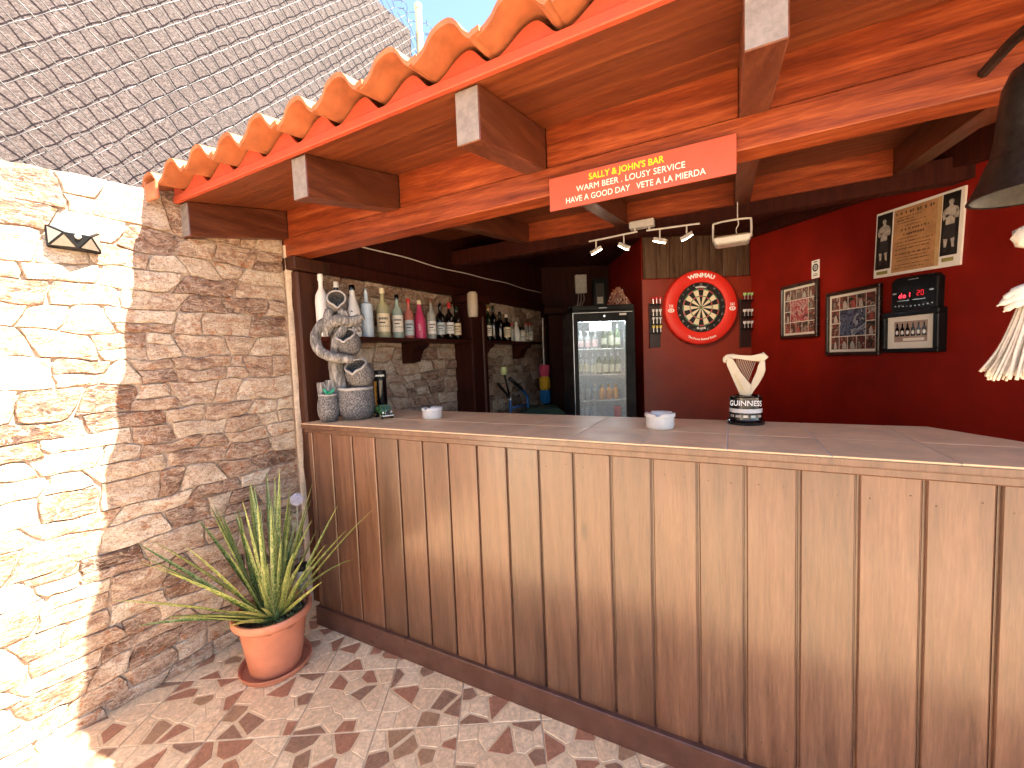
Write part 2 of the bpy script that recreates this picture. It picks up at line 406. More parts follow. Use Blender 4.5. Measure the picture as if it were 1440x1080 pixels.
lw = thing('stone_wall', 'tall patio wall faced with rough tan and rust-brown stones, half in sun', 'wall', WAL @ T((0, .4, 0)))
I = T((0, -.4, 0))
def shell(name, parent, s0, s1, zt, x0, x1, m, M, n=40, z0=-.05):
    bm = B(); rows = []
    for i in range(n+1):
        s = s0+(s1-s0)*i/n; z = zt(s) if callable(zt) else zt
        rows.append([bm.verts.new(p) for p in ((x0, s, z0), (x1, s, z0), (x1, s, z-.012), (x1-.02, s, z+.004), (x0, s, z+.004))])
    for a, b in zip(rows, rows[1:]):
        for j in range(5): bm.faces.new((a[j], a[(j+1)%5], b[(j+1)%5], b[j]))
    bm.faces.new(rows[0]); bm.faces.new(rows[-1]); return obj(name, bm, m, parent, M)
body = shell('wall_core', lw, -1.1, W_END-.004, wall_top, -.2, -.005, m_mortar, I)
stn = bpy.data.objects.new('stone_facing', None)
bpy.data.objects.remove(stn)
stones(lw, -.05, W_END-.012, .0, 2.14, 4, topfn=wall_top)
stones(lw, -1.1, -.051, .0, 2.14, 6, topfn=wall_top, join=True)
for ch in lw.children:
    if ch.name.startswith('stone'): ch.matrix_local = I
bm = B(); ring = []
for i in range(70):                                # ragged pale render at the wall's end
    z = 2.05*i/69; w = .012+.018*noise.noise((z*5.5, 3, 1))+.009*noise.noise((z*17, 1, 4))
    ring.append([bm.verts.new(p) for p in ((-.19, W_END-.003, z), (-.005, W_END-.003, z), (.020+w*.3, W_END-.014, z), (.026+w*.35, W_END+.004+w*.7, z), (.006+w*.4, W_END+.028+w, z), (-.19, W_END+.03, z))])
for a, b in zip(ring, ring[1:]):
    for j in range(6): bm.faces.new((a[j], a[(j+1)%6], b[(j+1)%6], b[j]))
obj('render_edge', bm, m_edge, lw, I, smooth=50)

# stone wall inside the bar, behind the shelves
iw = thing('stone_wall', 'inner stone wall behind the bottle shelves, small brown stones', 'wall', WAL @ T((0, 3, 0)))
I2 = T((0, -3, 0))
bm = B(); box(bm, -.2, -.009, W_END+.05, 4.72, -.02, 2.0); obj('wall_core', bm, m_mortar, iw, I2)
n0 = len(iw.children)
stones(iw, W_END+.12, 4.55, .62, 1.985, 9, hmin=.06, hmax=.12, wmin=.09, wmax=.24, joint=.0018, proud=.013, flat=1.3)
for ch in iw.children:
    if ch.name.startswith('stone'): ch.matrix_local = I2

# ---- neighbour's tall pebble-dashed wall and the chain-link fence in front of it
k = NT('pebble_dash'); co = k.coord(); vo = k.n('ShaderNodeTexVoronoi'); vo.inputs['Scale'].default_value = 130; k.l(co, vo.inputs[0])
n1 = k.noise(co, 2.2, 4); n2 = k.noise(co, 60, 4, .7)
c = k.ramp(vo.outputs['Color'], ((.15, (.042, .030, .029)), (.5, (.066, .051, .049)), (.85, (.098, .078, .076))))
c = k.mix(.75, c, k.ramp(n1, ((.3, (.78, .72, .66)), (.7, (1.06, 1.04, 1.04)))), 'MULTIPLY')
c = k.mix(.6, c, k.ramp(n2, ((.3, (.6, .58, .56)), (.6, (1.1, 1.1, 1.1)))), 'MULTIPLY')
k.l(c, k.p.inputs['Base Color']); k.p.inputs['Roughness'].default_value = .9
k.bump(k.math('SUBTRACT', n2, vo.outputs['Distance']), .45, .005); m_pebble = k.m
F_TOP = 4.31; F_END = 2.9
nb = thing('house_wall', "neighbour's tall pinkish-grey pebble-dashed wall behind the chain-link fence", 'wall', WAL @ T((-.36, 1, 0)))
bm = B(); box(bm, -.25, 0, -2.6, F_END-1.02, -.02, F_TOP-.02, .006); obj('wall_face', bm, m_pebble, nb)
fe = thing('chain_link_fence', 'galvanised chain-link fence topped with barbed wire against the pebble-dashed wall', 'fence', WAL @ T((-.3, 1, 0)))
m_wire = plain('galvanised_wire', (.10, .095, .095), .45, .55, var=.2)
bm = B(); P = .1076; s_lo, s_hi, z_lo = -.25, F_END, 1.95
for d in (1, -1):
    kk = -40
    while kk < 80:
        c0 = z_lo+kk*P; pts = []
        npt = 130
        for i in range(npt+1):
            s = s_lo+(s_hi-s_lo)*i/npt; z = c0+d*(s-s_lo)
            if z < z_lo-.02 or z > F_TOP: continue
            wv = .011*noise.noise((s*1.7, z*1.7, 2)); ph = (s-s_lo)/P*2*pi
            pts.append((.004*d*cos(ph)+.02*noise.noise((s*.9, z*.9, 7)), s-1+wv, z+.011*noise.noise((s*1.5, z*1.9, 8))+.004*noise.noise((s*13, z*11, d))))
        if len(pts) > 2: tube(bm, pts, .0024, 4, caps=False)
        kk += 1
obj('wire_mesh', bm, m_wire, fe, smooth=True, kind='stuff')
bm = B(); lathe(bm, ((.030, 0), (.030, 4.46), (.034, 4.46), (.034, 4.50), (.02, 4.515)), 14, (0, F_END-1+.02, 0)); lathe(bm, ((.033, 4.24), (.033, 4.27)), 14, (0, F_END-1+.02, 0))
obj('post', bm, plain('cream_post_paint', (.62, .62, .38), .5, var=.12), fe, smooth=40)
for j, (dz, r) in enumerate(((.05, .004), (.14, .003))):
    bm = B(); pts = []; n = 150
    for i in range(n+1):
        s = -.6+(F_END+.3+.6)*i/n; ph = i*1.05
        pts.append((-.03+.02*sin(ph)*(1.6 if j else 1), s-1, F_TOP+dz-.03+.018*cos(ph)+.03*noise.noise((s*2, j, 1))))
    tube(bm, pts, .0022, 4, caps=False)
    for i in range(4, n, 4):
        p = Vector(pts[i]); 
        for q in range(3): v = Vector((rnd.uniform(-1, 1), rnd.uniform(-1, 1), rnd.uniform(-1, 1))).normalized()*.022; tube(bm, [p-v, p+v], .0014, 3)
    obj('barbed_wire', bm, plain('rusty_wire', (.12, .11, .10), .6, .4), fe)

# ---- unseen white walls behind the camera, added to bounce light into the bar
cw = B(); box(cw, -3.2, 3.6, -.2, 0, -.02, 2.3, .01)
tag(obj('bounce_wall', cw, plain('white_render', (.74, .68, .58), .85, var=.06, scale=8, bump=.2), None, BAR @ T((0, -3.1, 0))), 'unseen white wall facing the bar, added to bounce light', 'wall')
cw = B(); box(cw, -.2, 0, -4.2, -1.12, -.02, 2.2, .01)  # second added wall, throws sunlight back onto counter and floor
tag(obj('bounce_wall', cw, bpy.data.materials['white_render'], None, WAL), 'unseen white wall in line with the stone wall, added to bounce sunlight', 'wall')

# ================================================================== THE BAR ROOF  (local u, v, z)
rf = thing('bar_roof', 'clay-tiled lean-to roof with red fascia and mahogany rafters over the bar', 'roof', BAR @ T((0, 1.0, 2.0)))
R0 = T((0, -1.0, -2.0)); UL, UR = -2.245, 2.7
SL = .198
def zr(v): return 1.987+SL*(v-1.02)               # underside of the rafters outside
def zi(v): return 2.083+.118*(v-1.5)              # underside inside
RU = (-2.193, -1.38, -.65, .066, .79, 1.51, 2.23)
for i in range(7):
    uc = RU[i]
    bm = B(); w = .04
    hexa(bm, [(uc-w, 1.02, zr(1.02)), (uc+w, 1.02, zr(1.02)), (uc+w, 1.497, zr(1.497)), (uc-w, 1.497, zr(1.497)),
              (uc-w, 1.02, zr(1.02)+.15), (uc+w, 1.02, zr(1.02)+.15), (uc+w, 1.497, zr(1.497)+.15), (uc-w, 1.497, zr(1.497)+.15)])
    bmesh.ops.bevel(bm, geom=list(bm.edges), offset=.003, segments=1, affect='EDGES')
    for f in bm.faces:
        if f.calc_center_median().y < 1.0205 and f.calc_area() > .005: f.material_index = 1
    obj('rafter', bm, [m_rafter, m_end], rf, R0)
    if i:
        bm = B(); hexa(bm, [(uc-w, 1.60, zi(1.6)), (uc+w, 1.60, zi(1.6)), (uc+w, 2.93, zi(2.93)), (uc-w, 2.93, zi(2.93)),
              (uc-w, 1.60, zi(1.6)+.13), (uc+w, 1.60, zi(1.6)+.13), (uc+w, 2.93, zi(2.93)+.13), (uc-w, 2.93, zi(2.93)+.13)])
        if uc < 1.2: obj('inner_rafter', bm, m_rafter, rf, R0)
    if i < 6:
        u1, u2 = uc+w+.001, RU[i+1]-w-.001
        bm = B(); box(bm, u1, u2, 1.498, 1.522, 2.088, 2.245, .002); obj('blocking_board', bm, m_board, rf, R0)
        if i and u2 < 1.3:
            bm = B(); box(bm, u1, u2, 2.885, 2.91, 2.25, 2.385, .002); obj('blocking_board', bm, m_board, rf, R0)
bm = B(); box(bm, -2.19, UR, 1.49, 1.59, 1.985, 2.086, .004); obj('main_beam', bm, m_board, rf, R0)
bm = B(); box(bm, -2.15, 1.12, 2.93, 3.02, 2.18, 2.30, .004); obj('rear_beam', bm, m_dark, rf, R0)
for j in range(3):                                 # soffit boards
    v1 = 1.0+.167*j; v2 = v1+.1655; zz = lambda v: zr(v)+.152
    bm = B(); hexa(bm, [(UL, v1, zz(v1)), (UR, v1, zz(v1)), (UR, v2, zz(v2)), (UL, v2, zz(v2)), (UL, v1, zz(v1)+.008), (UR, v1, zz(v1)+.008), (UR, v2, zz(v2)+.008), (UL, v2, zz(v2)+.008)])
    obj('soffit_board', bm, m_soff, rf, R0)
for j in range(9):
    v1 = 1.525+.153*j; v2 = v1+.151; zz = lambda v: zi(v)+.134
    bm = B(); hexa(bm, [(UL, v1, zz(v1)), (1.3, v1, zz(v1)), (1.3, v2, zz(v2)), (UL, v2, zz(v2)), (UL, v1, zz(v1)+.018), (1.3, v1, zz(v1)+.018), (1.3, v2, zz(v2)+.018), (UL, v2, zz(v2)+.018)])
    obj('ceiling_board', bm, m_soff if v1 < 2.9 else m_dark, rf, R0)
# fascia: rendered band with a proud lower lip
bm = B(); box(bm, UL+.04, UR, .988, 1.008, 2.131, 2.160, .003); n_ = 16*26; top = []
for i in range(n_+1):
    u_ = UL+.04+(UR-UL-.04)*i/n_; t_ = (u_+1.996)/.1962; f_ = t_ % 1; top.append((u_, 2.2085-.0012*t_+.0265*(cos(pi*f_/.36) if f_ < .36 else cos(pi+pi*(f_-.36)/.64))-.030+.155*.10))
va = [[bm.verts.new(p) for p in ((u_, .995, 2.1605), (u_, 1.014, 2.1605), (u_, 1.014, max(2.162, z_)), (u_, .995, max(2.162, z_)))] for u_, z_ in top]
for a, b in zip(va, va[1:]):
    for j in range(4): bm.faces.new((a[j], a[(j+1)%4], b[(j+1)%4], b[j]))
obj('fascia', bm, m_fascia, rf, R0)
bm = B(); hexa(bm, [(UL, 1.37, 2.262), (UR, 1.37, 2.262), (UR, 5.6, 2.95), (UL, 5.6, 2.95), (UL, 1.37, 2.30), (UR, 1.37, 2.30), (UR, 5.6, 3.1), (UL, 5.6, 3.1)])
obj('light_block_deck', bm, m_dark, rf, R0)  # unseen slab above the boards, added to block light
# S-shaped clay tiles
PU = .1962; prof = []
NT_ = 22
def sprof(t):
    f = t % 1; c_ = cos(pi*f/.36) if f < .36 else cos(pi+pi*(f-.36)/.64); return .0275*(c_ if c_ < 0 else c_**.55)
def tile_roof_mesh(L, seed):
    R = random.Random(seed); bm = B(); th = .013; cols = []
    xs = [(-.60+1.06*i/NT_) for i in range(NT_+1)]
    for yy in (0, .004, L*.5, L):
        row = []
        for i, t in enumerate(xs):
            x = t*PU; z = sprof(t)+(.007 if i > NT_-3 else 0)
            nx = .0
            row.append((bm.verts.new((x, yy, z)), bm.verts.new((x, yy, z-th))))
        cols.append(row)
    for a, b in zip(cols, cols[1:]):
        for i in range(NT_):
            bm.faces.new((a[i][0], a[i+1][0], b[i+1][0], b[i][0])); bm.faces.new((a[i][1], b[i][1], b[i+1][1], a[i+1][1]))
        bm.faces.new((a[0][0], b[0][0], b[0][1], a[0][1])); bm.faces.new((a[-1][0], a[-1][1], b[-1][1], b[-1][0]))
    for row in (cols[0], cols[-1]):
        for i in range(NT_): bm.faces.new((row[i][0], row[i][1], row[i+1][1], row[i+1][0]))
    bmesh.ops.recalc_face_normals(bm, faces=bm.faces)
    me = bpy.data.meshes.new('roof_tile'); bm.to_mesh(me); bm.free(); me.materials.append(m_terra)
    me.polygons.foreach_set('use_smooth', [True]*len(me.polygons)); me.set_sharp_from_angle(angle=radians(45)); return me
RT = [tile_roof_mesh(.44, 1)]
for r in range(1):
    for c in range(-1, 17):
        u = -1.996+PU*c; v = .90
        inst('roof_tile', RT[0], rf, R0 @ T((u+rnd.uniform(-.004, .004), v+rnd.uniform(-.006, .006), 2.2085-.0012*c+rnd.uniform(-.005, .005))) @ RX(math.atan(.155)+rnd.uniform(-.012, .012)) @ RZ(rnd.uniform(-.02, .02)))
bm = B(); box(bm, -2.262, -2.246, .905, 1.9, 2.112, 2.215, .005); box(bm, -2.262, -2.13, .896, .91, 2.118, 2.19, .004)
for v in bm.verts: v.co.z += SL*(v.co.y-.93)
obj('verge_tile', bm, m_terra, rf, R0)

# ---- posts
def post(u0_, u1_, v0, v1, zt, label, cap=True, base=0.):
    p = thing('wooden_post', label, 'post', BAR @ T(((u0_+u1_)/2, (v0+v1)/2, 0)), 'posts of the bar'); hx, hy = (u1_-u0_)/2, (v1-v0)/2
    bm = B(); box(bm, -hx, hx, -hy, hy, base, zt-.07, .012); obj('shaft', bm, m_post, p)
    if cap:
        bm = B(); box(bm, -hx-.025, hx+.025, -hy-.025, hy+.025, zt-.07, zt, .006); obj('capital', bm, m_post, p)
    return p
post(-2.27, -2.119, 1.507, 1.687, 1.984, 'brown corner post between the sunlit stone wall and the counter')

# ================================================================== THE COUNTER
ct = thing('bar_counter', 'long bar counter clad in vertical brown planks with a tiled top', 'bar counter', BAR @ T((-.6, 1.5, 0)))
C0 = T((.6, -1.5, 0))
VF = 1.39
edges_u = [-1.96, -1.92, -1.776, -1.628, -1.477, -1.334, -1.194, -1.056, -.912, -.775, -.638, -.502, -.367, -.232, -.094, .036, .169, .300, .433, .566, .70, .833, .966]
def plank_mesh(w):
    bm = B(); h0, h1 = .098, 1.046
    pr = [(-w/2, .016), (-w/2, .011), (-w/2+.0045, .011), (-w/2+.0055, .003), (-w/2+.008, .0), (w/2-.008, .0), (w/2-.0045, .003), (w/2-.0035, .011), (w/2-.0012, .011), (w/2-.0012, .016)]
    a = [bm.verts.new((x, y, h0)) for x, y in pr]; b = [bm.verts.new((x, y, h1)) for x, y in pr]
    for i in range(len(pr)): j = (i+1) % len(pr); bm.faces.new((a[i], a[j], b[j], b[i]))
    bm.faces.new(a); bm.faces.new(b); return bm
for a, b in zip(edges_u, edges_u[1:]):
    obj('plank', plank_mesh(b-a), m_plank, ct, C0 @ T(((a+b)/2, VF+rnd.uniform(0, .0015), 0)))
bm = B()
for a, b in zip(edges_u, edges_u[1:]):
    if b-a > .1:
        for z in (.17, .98):
            for dx, q in ((-.02, rnd.uniform(-.012, .012)), (.02, rnd.uniform(-.012, .012))): box(bm, (a+b)/2+dx*1.6+q-.0017, (a+b)/2+dx*1.6+q+.0017, VF-.0004, VF+.004, z+q-.0017, z+q+.0017, .0008)
obj('nail_heads', bm, plain('nail_brown', (.07, .035, .02), .5), ct, C0, kind='stuff')
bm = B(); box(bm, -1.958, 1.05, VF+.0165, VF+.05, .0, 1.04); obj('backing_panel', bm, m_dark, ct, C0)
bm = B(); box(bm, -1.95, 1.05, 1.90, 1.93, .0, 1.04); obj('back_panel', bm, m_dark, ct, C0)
bm = B(); box(bm, -1.962, 1.05, 1.371, VF+.016, .0, .102, .003); obj('skirting', bm, m_skirt, ct, C0)
bm = B(); box(bm, -1.965, 1.05, 1.3615, 1.3652, 1.062, 1.0805, .001); box(bm, -1.965, 1.05, 1.379, 1.40, 1.034, 1.0735, .004); box(bm, -1.964, 1.05, 1.3625, 1.3792, 1.0585, 1.0725, .002); obj('top_trim', bm, m_plank, ct, C0)
bm = B(); prism(bm, clip([(-1.96, 1.401), (1.05, 1.401), (1.05, 1.928), (-1.96, 1.928)], .870, .493, 1.47), 1.045, 1.072); obj('top_slab', bm, m_grout, ct, C0)
def cend(v): return (1.485-.493*v)/.870          # right end of the top follows the house
us = [-1.968]+[-1.76+.25*i for i in range(12)]; vs = [1.364, 1.622, 1.942]
for i in range(len(us)-1):
    for j in range(2):
        poly = [(us[i]+.0016, vs[j]+.0016), (us[i+1]-.0016, vs[j]+.0016), (us[i+1]-.0016, vs[j+1]-.0016), (us[i]+.0016, vs[j+1]-.0016)]
        poly = clip(poly, .870, .493, 1.485)
        if len(poly) < 3: continue
        bm = B(); prism(bm, poly, 1.0735, 1.0855, bev=.0025); obj('counter_tile', bm, m_ctile, ct, C0 @ T((0, 0, rnd.uniform(-.0004, .0004))))
bm = B(); prism(bm, clip([(-1.962, 1.3675), (1.0, 1.3675), (1.0, 1.939), (-1.962, 1.939)], .870, .493, 1.483), 1.0732, 1.0842); obj('grout_bed', bm, m_grout, ct, C0)

# ================================================================== ROOM BEHIND THE BAR
def wall_thing(name, label, bm, m, M=WLD): return tag(obj(name, bm, m, None, M), label, 'wall')
XR, YD, YB = 2.375, 3.86, 5.0
bm = B(); hexa(bm, [(0, 0, 0), (.2, 0, 0), (.2, 3.1, 0), (0, 3.1, 0), (0, 0, 2.22), (.2, 0, 2.22), (.2, 3.1, 2.62), (0, 3.1, 2.62)])
wall_thing('red_wall', 'deep red side wall hung with pictures and the boxing poster', bm, m_redwall, T((XR, .95, 0)))
bm = B(); box(bm, 0, 1.2, 0, 1.3, 0, 2.7)
wall_thing('red_wall', 'deep red end wall behind the dartboard', bm, m_redwall, T((1.352, YD, 0)))
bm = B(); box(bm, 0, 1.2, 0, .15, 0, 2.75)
wall_thing('red_wall', 'red wall behind the glass-door fridge, its shade put into a dark colour', bm, m_dark, T((.35, YB, 0)))  # red wall in shade: the darkness is put into its colour
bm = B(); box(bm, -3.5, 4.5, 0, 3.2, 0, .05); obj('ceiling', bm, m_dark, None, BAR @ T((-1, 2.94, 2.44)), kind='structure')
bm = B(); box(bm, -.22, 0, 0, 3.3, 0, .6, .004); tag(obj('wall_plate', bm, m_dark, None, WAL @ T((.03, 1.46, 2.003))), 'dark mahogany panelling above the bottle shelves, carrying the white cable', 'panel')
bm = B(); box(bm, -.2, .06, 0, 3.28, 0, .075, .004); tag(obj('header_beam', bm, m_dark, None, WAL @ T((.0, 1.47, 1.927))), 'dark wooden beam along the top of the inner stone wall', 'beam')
# dark trim following the roof on the right wall
bm = B(); hexa(bm, [(-.07, 0, 2.15), (0, 0, 2.15), (0, 2.88, 2.40), (-.07, 2.88, 2.40), (-.07, 0, 2.30), (0, 0, 2.30), (0, 2.88, 2.60), (-.07, 2.88, 2.60)])
tag(obj('wall_trim', bm, m_dark, None, T((XR-.002, .97, 0))), 'dark sloping timber along the top of the picture wall', 'beam')
# boards above the dartboard
pb = thing('plank_panel', 'dark varnished plank panel on the wall above the dartboard', 'panel', T((1.36, YD, 2.06)))
m_varn = wood('varnished_plank', (.045, .022, .012), (.085, .045, .025), (.14, .085, .05), 2, .28, .5, knots=True, spec=.6)
for i in range(8):
    bm = B(); box(bm, i*.126+.002, i*.126+.122, -.018, -.001, .004, .42, .003); obj('board', bm, m_varn, pb)
bm = B(); box(bm, 0, 1.008, -.014, -.0005, .004, .42); obj('backing', bm, m_dark, pb)
bk = B(); box(bk, 0, 1.03, -.03, -.001, 0, 1.5, .004); tag(obj('dart_backing', bk, plain('backing_red', (.19, .018, .006), .45, var=.1, scale=10), None, T((1.345, YD, .555))), 'flat red backing board fixed behind the dartboard', 'board')

# posts inside
post2 = thing('wooden_post', 'dark post standing between the two bottle shelves', 'post', WAL @ T((.1, 2.94, 0)), 'posts of the bar')
bm = B(); box(bm, -.1, .1, -.115, .115, 0, 1.86, .01); obj('shaft', bm, m_dark, post2)
bm = B(); box(bm, -.12, .125, -.14, .14, 1.86, 1.925, .006); obj('capital', bm, m_dark, post2)
bm = B(); box(bm, .1005, .106, .035, .06, .9, 1.75, .002); obj('cable_duct', bm, plain('brown_duct', (.10, .05, .035), .4), post2)
post3 = thing('wooden_post', 'dark post with a capital beside the fridge at the rear', 'post', T((.67, 4.86, 0)), 'posts of the bar')
bm = B(); box(bm, -.09, .09, -.09, .09, 0, 1.86, .01); obj('shaft', bm, m_dark, post3)
bm = B(); box(bm, -.14, .14, -.12, .12, 1.86, 1.945, .008); obj('capital', bm, m_dark, post3)
bm = B(); lathe(bm, ((.022, 1.35), (.022, 1.83)), 10, (.14, -.15, 0)); obj('pipe', bm, plain('grey_pipe', (.45, .42, .4), .5), post3)

# ---- shelves
def shelf(s0, s1, brs, label):
    t = thing('wall_shelf', label, 'shelf', WAL @ T((.0, (s0+s1)/2, 1.52)), 'bottle shelves'); h = (s1-s0)/2
    bm = B(); box(bm, .02, .215, -h, h, 0, .024, .003); obj('board', bm, m_dark, t)
    for s in brs:
        s -= (s0+s1)/2; bm = B()
        pts = [(.02, -.001), (.19, -.001), (.185, -.03), (.14, -.05), (.115, -.09), (.095, -.14), (.02, -.15)]
        prism(bm, pts, -.055, .055, M=T((0, s, 0)) @ XZ); obj('bracket', bm, m_dark, t)
shelf(W_END+.12, 2.82, (2.25, 1.6), 'near dark wooden wall shelf holding spirits and wine bottles')
shelf(3.06, 4.08, (3.12, 3.83), 'far dark wooden wall shelf holding liqueur bottles')

# ---- bottles
m_clear = glass('clear_glass', (.86, .88, .84), .72, .06)
m_green = plain('green_bottle_glass', (.008, .02, .005), .08, spec=.8)
m_dk = plain('dark_bottle_glass', (.003, .0025, .0022), .08, spec=.8)
m_lab = plain('bottle_label', (.72, .69, .62), .6, var=.08, scale=60)
m_labs = [m_lab, plain('white_label', (.78, .77, .74), .5, var=.05), plain('grey_blue_label', (.45, .52, .56), .5, var=.1), plain('cream_label', (.70, .60, .42), .6, var=.1)]
m_ink = plain('label_ink', (.03, .025, .03), .6)
m_red = plain('red_cap', (.55, .02, .02), .35)
m_cap = plain('white_cap', (.72, .70, .66), .35)
m_corkcap = plain('cream_stopper', (.75, .66, .45), .5)
def bottle(M, h, r, style, mb, mc, ml, label, group, ink=True, name='bottle'):
    t = thing(name, label, 'bottle', M, group); nk = r*.34
    if style == 'wine': pr = [(r*.9, 0), (r, .008), (r, h*.60), (r*.88, h*.66), (nk*1.1, h*.74), (nk, h*.78), (nk, h)]
    elif style == 'malibu': pr = [(r*.95, 0), (r, .01), (r, h*.42), (r*.86, h*.55), (r*.55, h*.7), (nk*1.1, h*.8), (nk, h*.9)]
    elif style == 'square': pr = [(r*.95, 0), (r, .01), (r*1.04, h*.62), (r*.97, h*.68), (nk*1.2, h*.72), (nk, h*.75), (nk, h*.9)]
    elif style == 'slim': pr = [(r*.9, 0), (r*.95, .01), (r, h*.55), (r*.9, h*.66), (nk*1.2, h*.76), (nk, h*.8), (nk, h*.9)]
    elif style == 'jar': pr = [(r*.9, 0), (r, .01), (r, h*.7), (r*.7, h*.8), (r*.6, h*.85)]
    else: pr = [(r*.93, 0), (r, .01), (r, h*.58), (r*.85, h*.66), (nk*1.2, h*.73), (nk, h*.77), (nk, h*.9)]
    bm = B(); lathe(bm, pr, 18); obj('body', bm, mb, t, smooth=40)
    cz = pr[-1][1]; c0 = cz-.001 if style != 'wine' else h*.84
    bm = B(); cr = nk*1.25 if style != 'wine' else nk*1.12
    if style == 'jar': cr = r*.66
    lathe(bm, ((cr, c0), (cr*1.03, c0+.004), (cr*.98, max(h, c0+.012)-.003), (cr*.85, max(h, c0+.012)+.001)), 14); obj('cap', bm, mc, t, smooth=40)
    if ml:
        z0, z1 = (h*rnd.uniform(.08, .17), h*rnd.uniform(.42, .54)) if style != 'malibu' else (h*.1, h*.35)
        if ml is m_lab: ml = rnd.choice(m_labs)
        bm = B(); lathe(bm, ((r*1.012, z0), (r*1.012, z1)), 18, caps=False); lb = obj('label_band', bm, ml, t, smooth=True)
        if ink:
            bm = B()
            for q, (zz, ww, hh) in enumerate(((.72, .9, .12), (.5, .6, .07), (.3, 1.1, .05))):
                for a in range(5): a0 = -pi/2-.45+(a-2)*.22*ww; zc = z0+(z1-z0)*zz; hhh = (z1-z0)*hh; rr = r*1.02
                # short printed strokes on the face towards the room
                for a in range(6):
                    a0 = -.75+a*.26*ww; zc = z0+(z1-z0)*zz; hz = (z1-z0)*hh*.5
                    p = [(rr*cos(b), rr*sin(b)) for b in (a0, a0+.17)]
                    vv = [bm.verts.new((p[0][0], p[0][1], zc-hz)), bm.verts.new((p[1][0], p[1][1], zc-hz)), bm.verts.new((p[1][0], p[1][1], zc+hz)), bm.verts.new((p[0][0], p[0][1], zc+hz))]; bm.faces.new(vv)
            obj('print', bm, m_ink, lb)
    return t
def onshelf(s, off=.13): return WAL @ T((off, s, 1.5445)) @ RZ(-.65)
m_malibu = plain('white_bottle_coat', (.74, .73, .71), .35, var=.03)
m_frost = plain('frosted_blue_glass', (.50, .60, .70), .3, var=.15, scale=40)
m_pink = plain('pink_bottle', (.50, .04, .13), .35, var=.08)
m_rose = glass('rose_gin', (.85, .35, .28), .6, .08); m_mint = glass('mint_glass', (.66, .80, .74), .6, .08); m_yel = glass('pale_rum_glass', (.82, .80, .55), .66, .06); m_teal = glass('teal_glass', (.45, .66, .64), .6, .08)
m_grn = plain('silver_cap', (.6, .6, .58), .3, .8)
GS = 'bottles on the near shelf'
bottle(onshelf(1.494), .352, .036, 'slim', m_malibu, m_cap, None, 'tall plain white bottle with white cap, leftmost on the near shelf', GS)
bottle(onshelf(1.593), .322, .036, 'spirit', m_dk, m_cap, m_lab, 'dark bottle with pale cap standing behind the fountain top', GS)
mb = bottle(onshelf(1.704), .318, .044, 'malibu', m_malibu, m_dk, None, 'white cone-shouldered bottle with black cap and palm print', GS)
bm = B()
for z, a, hh in ((.06, -.5, .03), (.09, -.2, .022), (.125, -.75, .018), (.05, .1, .02), (.145, -.3, .02), (.03, -.9, .016)):
    for q in range(3):
        aa = a+.12*q-.1; r_ = .0446 if z < .13 else .0405; zz = z+(.006 if q == 1 else 0)
        vv = [bm.verts.new((r_*1.012*cos(aa+d), r_*1.012*sin(aa+d), zz+e)) for d, e in ((-.07, -hh/2), (.07, -hh/2), (.09, hh/2), (-.04, hh/2))]; bm.faces.new(vv)
obj('palm_print', bm, m_ink, mb)
bottle(onshelf(1.807), .312, .036, 'square', m_frost, m_grn, None, 'frosted pale blue bottle with silver neck on the near shelf', GS)
bottle(onshelf(1.938), .327, .042, 'spirit', m_yel, m_corkcap, m_lab, 'clear rum bottle with cream cap and broad white label', GS)
bottle(onshelf(2.003, .08), .19, .026, 'spirit', m_teal, m_cap, None, 'short teal-tinted bottle tucked behind the clear rum bottle', GS)
bottle(onshelf(2.065), .298, .036, 'spirit', m_mint, m_dk, m_lab, 'mint-tinted bottle with black cap on the near shelf', GS)
bottle(onshelf(2.173), .283, .033, 'spirit', m_rose, m_red, m_lab, 'rose-coloured gin bottle with red cap', GS)
bp = bottle(onshelf(2.283), .281, .042, 'malibu', m_pink, m_corkcap, None, 'bright pink bottle with cream cap', GS)
text('print', 'PIN', .03, m_lab, bp, T((.0, 0, .085)), fn=lambda p: Vector((.0432*cos(-.35), .0432*sin(-.35), 0))+Vector((.0, .0, 0))+Vector((p.y*0+.0006, -p.y*.0, p.x)) + Vector((0, p.y*.9, 0)))
bottle(onshelf(2.409), .305, .034, 'spirit', m_clear, plain('brown_cap', (.2, .08, .04), .4), m_lab, 'clear spirit bottle with brown cap beside the wine bottles', GS)
for s, h, mc, lb in ((2.512, .283, m_dk, 'dark wine bottle with black capsule, nearest the clear spirit'), (2.621, .297, m_red, 'dark wine bottle with bright red capsule'), (2.712, .276, m_green, 'dark wine bottle with green capsule, next to the post')):
    bottle(onshelf(s), h, .036, 'wine', m_dk, mc, m_lab, lb, GS)
GF = 'bottles on the far shelf'
